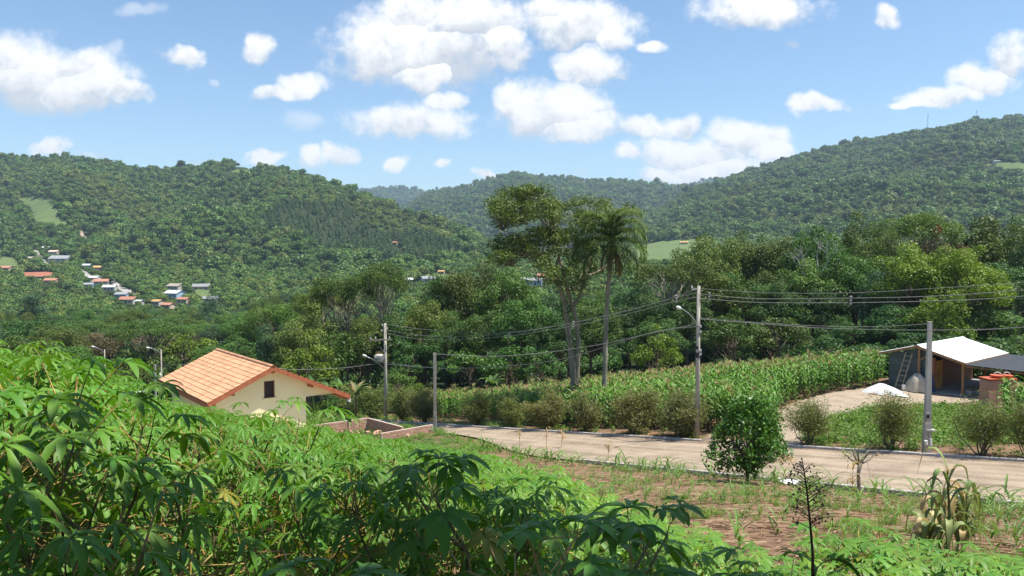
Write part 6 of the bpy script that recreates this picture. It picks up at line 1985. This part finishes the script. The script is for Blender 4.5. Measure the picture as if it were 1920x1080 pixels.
# ---------------------------------------------------------------- cassava
def cassava_leaf(incl, seed, pale=False, broad=1.0, droop=1.0):
    """petiole leaning out along +x at an angle from upright, with a palmate blade of drooping lobes"""
    rng = np.random.default_rng(seed); mb = MB(); Lp = rng.uniform(.25, .38)
    pts = []; p = np.array((0., 0., 0.)); a = incl * .75
    for i in range(5):
        pts.append(p.copy()); a += incl * .1
        p = p + Lp / 4 * np.array((math.sin(a), 0, math.cos(a)))
    mb.tube(pts, [.0042, .0036, .003, .0028, .0024], 4, 1, cap=False)
    E = pts[-1]; tilt = min(incl, 1.5) * .42 + rng.normal() * .12
    ex = np.array((math.cos(tilt), 0, -math.sin(tilt))); ey = np.array((0, 1., 0)); ez = np.array((math.sin(tilt), 0, math.cos(tilt)))
    for k, an in enumerate((-2.15, -1.42, -.70, 0, .70, 1.42, 2.15)):
        an += rng.normal() * .08; L = (.125, .168, .19, .20, .19, .168, .125)[k] * rng.uniform(.9, 1.1); wd = .043 * broad * rng.uniform(.9, 1.1) * (L / .19)
        d = ex * math.cos(an) + ey * math.sin(an); s = -ex * math.sin(an) + ey * math.cos(an)
        V = []; dr = rng.uniform(.3, .95) * droop; tt = float(np.clip(rng.normal(.5, .2), 0, 1))
        for u, w in ((0, .10), (.22, .52), (.5, .98), (.72, .88), (.9, .4)):
            c = E + d * L * u * (1 - .16 * dr * u) + ez * (.03 * math.sin(u * PI) * (1 - dr)) - np.array((0, 0, 1)) * dr * L * .62 * u ** 1.8
            V += [c - s * wd * w * .5 + ez * .006 * w, c - ez * .003, c + s * wd * w * .5 + ez * .006 * w]
        u = 1; V.append(E + d * L * (1 - .16 * dr) - np.array((0, 0, 1)) * dr * L * .62)
        F = []
        for i in range(4):
            q = i * 3; F += [(q, q + 1, q + 4, q + 3), (q + 1, q + 2, q + 5, q + 4)]
        F += [(12, 13, 15), (13, 14, 15)]
        mb.add(V, F, 0, tt)
    return mb.mesh('leaf', [M['cassava_pale' if pale else 'cassava'], M['petiole']], True)
INCL = (.35, .7, 1.05, 1.4, 1.75)
CLEAF = [[cassava_leaf(a, 800 + 10 * i + j) for j in range(3)] + [cassava_leaf(a, 900 + 10 * i + j, False, 1.45, .8) for j in range(2)] for i, a in enumerate(INCL)]
def cassava_layout(seed, H, nleaf, spread=1.0, kinds=(0, 3)):
    """stem mesh and leaf placements (mesh, loc, rotz, scale)"""
    rng = np.random.default_rng(seed); mb = MB(); leaves = []
    k = rng.uniform(.5, .66) * H
    base = np.array((0, 0, -.08)); fork = np.array((rng.normal() * .05, rng.normal() * .05, k))
    mb.tube([base, fork * .5 + np.array((rng.normal() * .02, rng.normal() * .02, 0)), fork], [.017, .014, .011], 6, cap=False)
    nb = int(rng.integers(2, 4)); a0 = rng.random() * 6.28
    tips = []
    for b in range(nb):
        a = a0 + b * 2 * PI / nb + rng.normal() * .3; sp = (H - k) * rng.uniform(.25, .5) * spread
        tip = np.array((math.cos(a) * sp, math.sin(a) * sp, H * rng.uniform(.86, 1.0))) + fork * np.array((1, 1, 0))
        mid = fork * .5 + tip * .5 + np.array((math.cos(a), math.sin(a), 0)) * sp * .12
        mb.tube([fork, mid, tip], [.0105, .008, .005], 5, cap=False); tips.append((fork, mid, tip))
    for i in range(nleaf):
        f, m_, tp = tips[i % nb]; q = (i // nb + rng.random() * .5) / (nleaf / nb)     # 0 top .. 1 bottom
        u = 1 - q * 1.15
        if u >= 0: pos = (f * (1 - u) ** 2 + 2 * m_ * u * (1 - u) + tp * u * u)
        else: pos = f + np.array((0, 0, u * (k * .9)))
        lvl = min(4, int(q * 4.6 + rng.random() * .7))
        leaves.append((lvl, int(rng.integers(*kinds)), pos, i * 2.4 + rng.normal() * .25 + a0, rng.uniform(.75, 1.1) * (.72 if q < .12 else 1)))
    return mb.mesh('stem', [M['cassava_stem']], True), leaves
LAY = [cassava_layout(850 + k, 1.55, 34) for k in range(6)]
LAYN = [cassava_layout(890 + k, 1.55, 19) for k in range(4)]
LAYB = [cassava_layout(895 + k, 1.4, 20, 1.7, (3, 5)) for k in range(4)]
LAYS = [cassava_layout(870 + k, 1.0, 24, 1.3, (2, 5)) for k in range(5)]
FAKE = {}
def joined_leaves(lay, key):
    if key in FAKE: return FAKE[key]
    mb = MB()
    for (lv, j, pos, rz, sc) in lay[1]:
        me = CLEAF[lv][j]; V = np.array([v.co[:] for v in me.vertices]) * sc
        c, s = math.cos(rz), math.sin(rz); V = V @ np.array(((c, s, 0), (-s, c, 0), (0, 0, 1))) + pos
        b = len(mb.v); mb.v += V.tolist(); mb.f += [tuple(i + b for i in p.vertices) for p in me.polygons]; mb.m += [p.material_index for p in me.polygons]
        tt = np.zeros(len(V), np.float32); me.attributes['tone'].data.foreach_get('value', tt); mb.t += tt.tolist()
    FAKE[key] = mb.mesh('foliage', [M['cassava'], M['petiole']], True); return FAKE[key]
def put_cassava(x, y, lay, key, sc, rz, label, group, single, matl=None):
    z = g1(x, y)
    t = thing('cassava_plant', label, 'cassava plant', (x, y, z), rz, group, sc)
    obj('stem', lay[0], t)
    if single:
        for (lv, j, pos, r_, s_) in lay[1]:
            o = obj('leaf', CLEAF[lv][j], t, tuple(pos), (0, 0, r_), float(s_))
            mm = M['cassava_yellow'] if lv >= 3 and random.random() < .09 else matl
            if mm is not None: o.material_slots[0].link = 'OBJECT'; o.material_slots[0].material = mm
    else:
        o = obj('foliage', joined_leaves(lay, key), t); o['kind'] = 'stuff'
        if matl is not None: o.material_slots[0].link = 'OBJECT'; o.material_slots[0].material = matl
    return t
def cassava_field():
    rng = np.random.default_rng(95); placed = []
    # plants the photo singles out: (px, py top, depth, height scale, label)
    HAND = [(1085, 893, 3.1, 'dark cassava plant nearest the lens with broad shaded crown'),
            (865, 812, 4.6, 'dark cassava plant whose top stands against the road'),
            (1175, 930, 3.7, 'cassava plant with one sunlit yellow green leaf beside the dark crown'),
            (195, 868, 2.5, 'shaded cassava plant hanging over the dappled stand'),
            (1360, 1022, 3.0, 'low dark cassava plant at the frame bottom beside the tall weed'),
            (25, 640, 3.6, 'sunlit cassava plant topmost at the frame edge'),
            (150, 682, 3.9, 'sunlit cassava plant with long drooping leaves second from the frame edge'),
            (300, 738, 4.6, 'sunlit cassava plant in front of the white sheet roof'),
            (515, 735, 7.0, 'cassava plant top standing before the house gable wall'),
            (460, 735, 7.6, 'cassava plant top overlapping the house roof corner'),
            (560, 775, 7.0, 'sunlit cassava plant below the gable window'),
            (640, 1010, 2.7, 'dark cassava plant low in the shaded middle of the stand'),
            (60, 800, 2.6, 'cassava plant with bare dark stem at the frame edge'),
            (1700, 1000, 6.6, 'sunlit cassava plant in front of the half dry corn'),
            (1560, 985, 7.2, 'sunlit cassava plant beside the thin dark weed'),
            (1640, 990, 7.6, 'sunlit cassava plant behind the one before the dry corn'),
            (1850, 1040, 6.2, 'cassava plant at the frame corner right of the dry corn')]
    for i, (px, py, d, lab) in enumerate(HAND):
        p = P(px, py, d); z = g1(p[0], p[1]); h = p[2] - z
        dark_broad = i in (0, 1, 2, 4); small = h < 1.25 and not dark_broad; lay = LAYB[i % 4] if dark_broad else (LAYS[i % 5] if small else LAYN[i % 4])
        base_h = (1.4 if dark_broad else 1.0 if small else 1.55) + (.16 if dark_broad else .24)
        s = h / base_h; sx = min(s, 1.25) if not small else max(s, .95)
        if dark_broad: sx = max(sx, 1.0)
        put_cassava(p[0], p[1], lay, ('s' if small else 'l') + str(i % 5), (sx, sx, s), rng.random() * 6.28, lab, None, True)
        placed.append((p[0], p[1]))
    cand = []
    for _ in range(16000):
        y = rng.uniform(1.5, 21.5); x = rng.uniform(-.72 * y - 1.5, .70 * y + .5)
        if x < -16 or y > cass_edge(x): continue
        if y < 5.0 + .5 * math.sin(x * 3) and x > -.60 * y: continue
        cand.append((x, y))
    acc = []
    for (x, y) in cand:
        m = .50 if x < 0 else .52
        if y < 2.2 and abs(x) > 1.6 * .6: m = .9
        if all((x - a) ** 2 + (y - b) ** 2 > m * m for a, b in placed):
            placed.append((x, y)); acc.append((x, y))
    acc.sort(key=lambda q: q[0] ** 2 + q[1] ** 2)
    rest = []
    for i, (x, y) in enumerate(acc):
        z = g1(x, y)
        tall = (1.62 if x > -.44 * y else 1.62 + .35 * min(1, (-.44 - x / y) / .1)) if x < -.5 else float(np.interp(x, [-.5, 1, 3, 8], [1.5, 1.15, 1.0, .95]))
        tall *= float(np.interp(y, [2, 10, 20], [1.0, .95, .78])) * rng.uniform(.86, 1.08)
        # nothing may rise past the stand's outline in the photo
        ppx = 960 + FPX * x / y
        lim = float(np.interp(ppx, [-50, 60, 200, 330, 450, 560, 640, 760, 830, 930, 1060, 1250, 1440, 1600, 1900], [612, 632, 694, 750, 768, 784, 802, 826, 838, 858, 890, 962, 1008, 990, 1010]))
        zmax = zpx(lim, y)
        tall = min(tall, zmax - z - (.2 if y < 9 else .12))
        if tall < .35: continue
        small = tall < 1.22; lay = (LAYS if small else LAY)[i % 5]; bh = (1.0 if small else 1.55) + .12
        s = tall / bh; sx = float(np.clip(s, .78, 1.15))
        if i > 283: rest.append((x, y, z, sx, s, small, i % 5)); continue
        near = i < 100
        lab, grp = ('leafy cassava plant crowded in the nearest rows of the foreground stand', 'cassava plants of the nearest rows') if near else (('low bright cassava plant at the open end of the stand by the bare field', 'low cassava plants beside the bare field') if x > -.5 else ('leafy cassava plant in the far rows of the stand sloping to the house', 'cassava plants of the far rows'))
        put_cassava(x, y, lay, ('s' if small else 'l') + str(i % 5), (sx, sx, s), rng.random() * 6.28, lab, grp, near, M['cassava_pale'] if (x > -.5 and y > 5 and rng.random() < .55) else None)
    if rest:
        protos = [joined_leaves(LAY[k], f'l{k}') for k in range(5)] + [joined_leaves(LAYS[k], f's{k}') for k in range(5)]
        a = rest
        scatter('cassava_stand', [(q[0], q[1], q[2]) for q in a], [(q[3], q[3], q[4]) for q in a], rng.random(len(a)) * 6.28, protos, [(5 if q[5] else 0) + q[6] for q in a])
    print('cassava', len(acc), 'rest', len(rest))
    # low growth and fallen stems under the stand
    n = 1500; y = rng.uniform(1.2, 12, n); x = rng.uniform(-.75, .2, n) * y; k = (y < cass_edge(x)) ; x, y = x[k], y[k]
    scatter('stand_weeds', np.stack([x, y, G(x, y)], -1), rng.uniform(.3, .7, len(x)), rng.random(len(x)) * 6.28, CLUMP + TUFT, rng.integers(0, 8, len(x)))
    mb = MB()
    for _ in range(1500):
        yy = rng.uniform(1.5, 12); xx = rng.uniform(-.75, .15) * yy; zz = g1(xx, yy); a = rng.random() * 6.28; e = rng.normal() * .5; L = rng.uniform(.12, .4)
        d = np.array((math.cos(a) * math.cos(e), math.sin(a) * math.cos(e), math.sin(e))) * L
        c = np.array((xx, yy, zz + rng.uniform(.05, 1.0))); mb.tube([c - d / 2, c + d / 2], .005, 3, cap=False)
    struct('fallen_petioles', mb.mesh('fallen_petioles', [M['petiole']]), 'stuff')
cassava_field()
# dark seeding weed and arching leaf close to the lens
def dark_weed():
    d = 3.0; p = P(1524, 1080, d); x, y = p[0], p[1]; z = g1(x, y)
    def W(px, py, dd=d): q = P(px, py, dd); return q - np.array((x, y, z))
    t = thing('seeding_weed', 'thin dark weed with branched seed head standing against the road', 'weed', (x, y, z))
    mb = MB(); mb.tube([(0, 0, -.1), W(1524, 1040), W(1519, 980), W(1513, 920), W(1508, 885), W(1503, 858)], [.0065, .0055, .0045, .0035, .0025, .0018], 6); rng = np.random.default_rng(3); C = []
    for py in np.linspace(872, 985, 22):
        for k in range(2):
            px0 = np.interp(py, [858, 885, 920, 980], [1503, 1508, 1513, 1519]); L = np.interp(py, [860, 900, 960, 990], [8, 38, 52, 36]) * rng.uniform(.4, 1.1); sg = rng.choice((-1, 1)); 
            e = W(px0 + sg * L, py - L * rng.uniform(.1, .45), d + rng.normal() * .1); b = W(px0, py + 6)
            mb.tube([b, b * .5 + e * .5 + np.array((0, 0, .008)), e], [.002, .0015, .001], 3, cap=False)
            for j in range(5): C.append(b * (.5 - .1 * j) + e * (.5 + .1 * j) + rng.normal(size=3) * .008)
    C.append(W(1503, 860)); C = np.array(C)
    V, F = leaf_quads(C, rng.normal(size=C.shape), .012 * (.7 + .8 * rng.random(len(C))), rng, .6)
    obj('stem', mb.mesh('stem', [M['dark_weed']], True), t); obj('seed_head', make_mesh('seed_head', V, F, [M['dark_weed']], tone=np.repeat(rng.random(len(C)), 4)), t)
    lf = MB(); pts = [W(*q) for q in ((1524,1085),(1530,1066),(1545,1053),(1568,1048),(1590,1056),(1606,1072),(1616,1090))]; V = []
    ws = (.010, .02, .026, .026, .022, .015, .006)
    for q, w_ in zip(pts, ws): V += [q + np.array((0, -.02, w_ * .5)), q + np.array((0, 0, 0)), q + np.array((0, .02, -w_ * .5))]
    F = [f for i in range(6) for f in ((i * 3, i * 3 + 1, i * 3 + 4, i * 3 + 3), (i * 3 + 1, i * 3 + 2, i * 3 + 5, i * 3 + 4))]
    lf.add(V, F); obj('leaf', lf.mesh('leaf', [M['leaf_dark']], True), t)
dark_weed()

# ---------------------------------------------------------------- haze
def haze():
    HX, HY0, HY1, HZ0, HZ1 = 6300., -60., 6200., HAZE_LOW, 470.
    mb = MB(); V = [(-HX, HY0, HZ0), (HX, HY0, HZ0), (HX, HY1, HZ0), (-HX, HY1, HZ0), (-HX, HY0, HZ1), (HX, HY0, HZ1), (HX, HY1, HZ1), (-HX, HY1, HZ1)]
    mb.add(V, [(3, 2, 1, 0), (4, 5, 6, 7), (0, 1, 5, 4), (1, 2, 6, 5), (2, 3, 7, 6), (3, 0, 4, 7)])
    m, t = mat_new('haze'); out = N(t, 'ShaderNodeOutputMaterial'); v = N(t, 'ShaderNodeVolumePrincipled')
    v.inputs['Color'].default_value = (.60, .78, 1.0, 1); v.inputs['Density'].default_value = HAZE; v.inputs['Anisotropy'].default_value = .1
    lk(t, v.outputs[0], out.inputs['Volume'])
    struct('haze', mb.mesh('haze', [m]), 'stuff')
HAZE = 0.0001
HAZE_LOW = min(-60.0, min(v.co.z for v in bpy.data.objects['ground'].data.vertices) - 1.0)
haze()
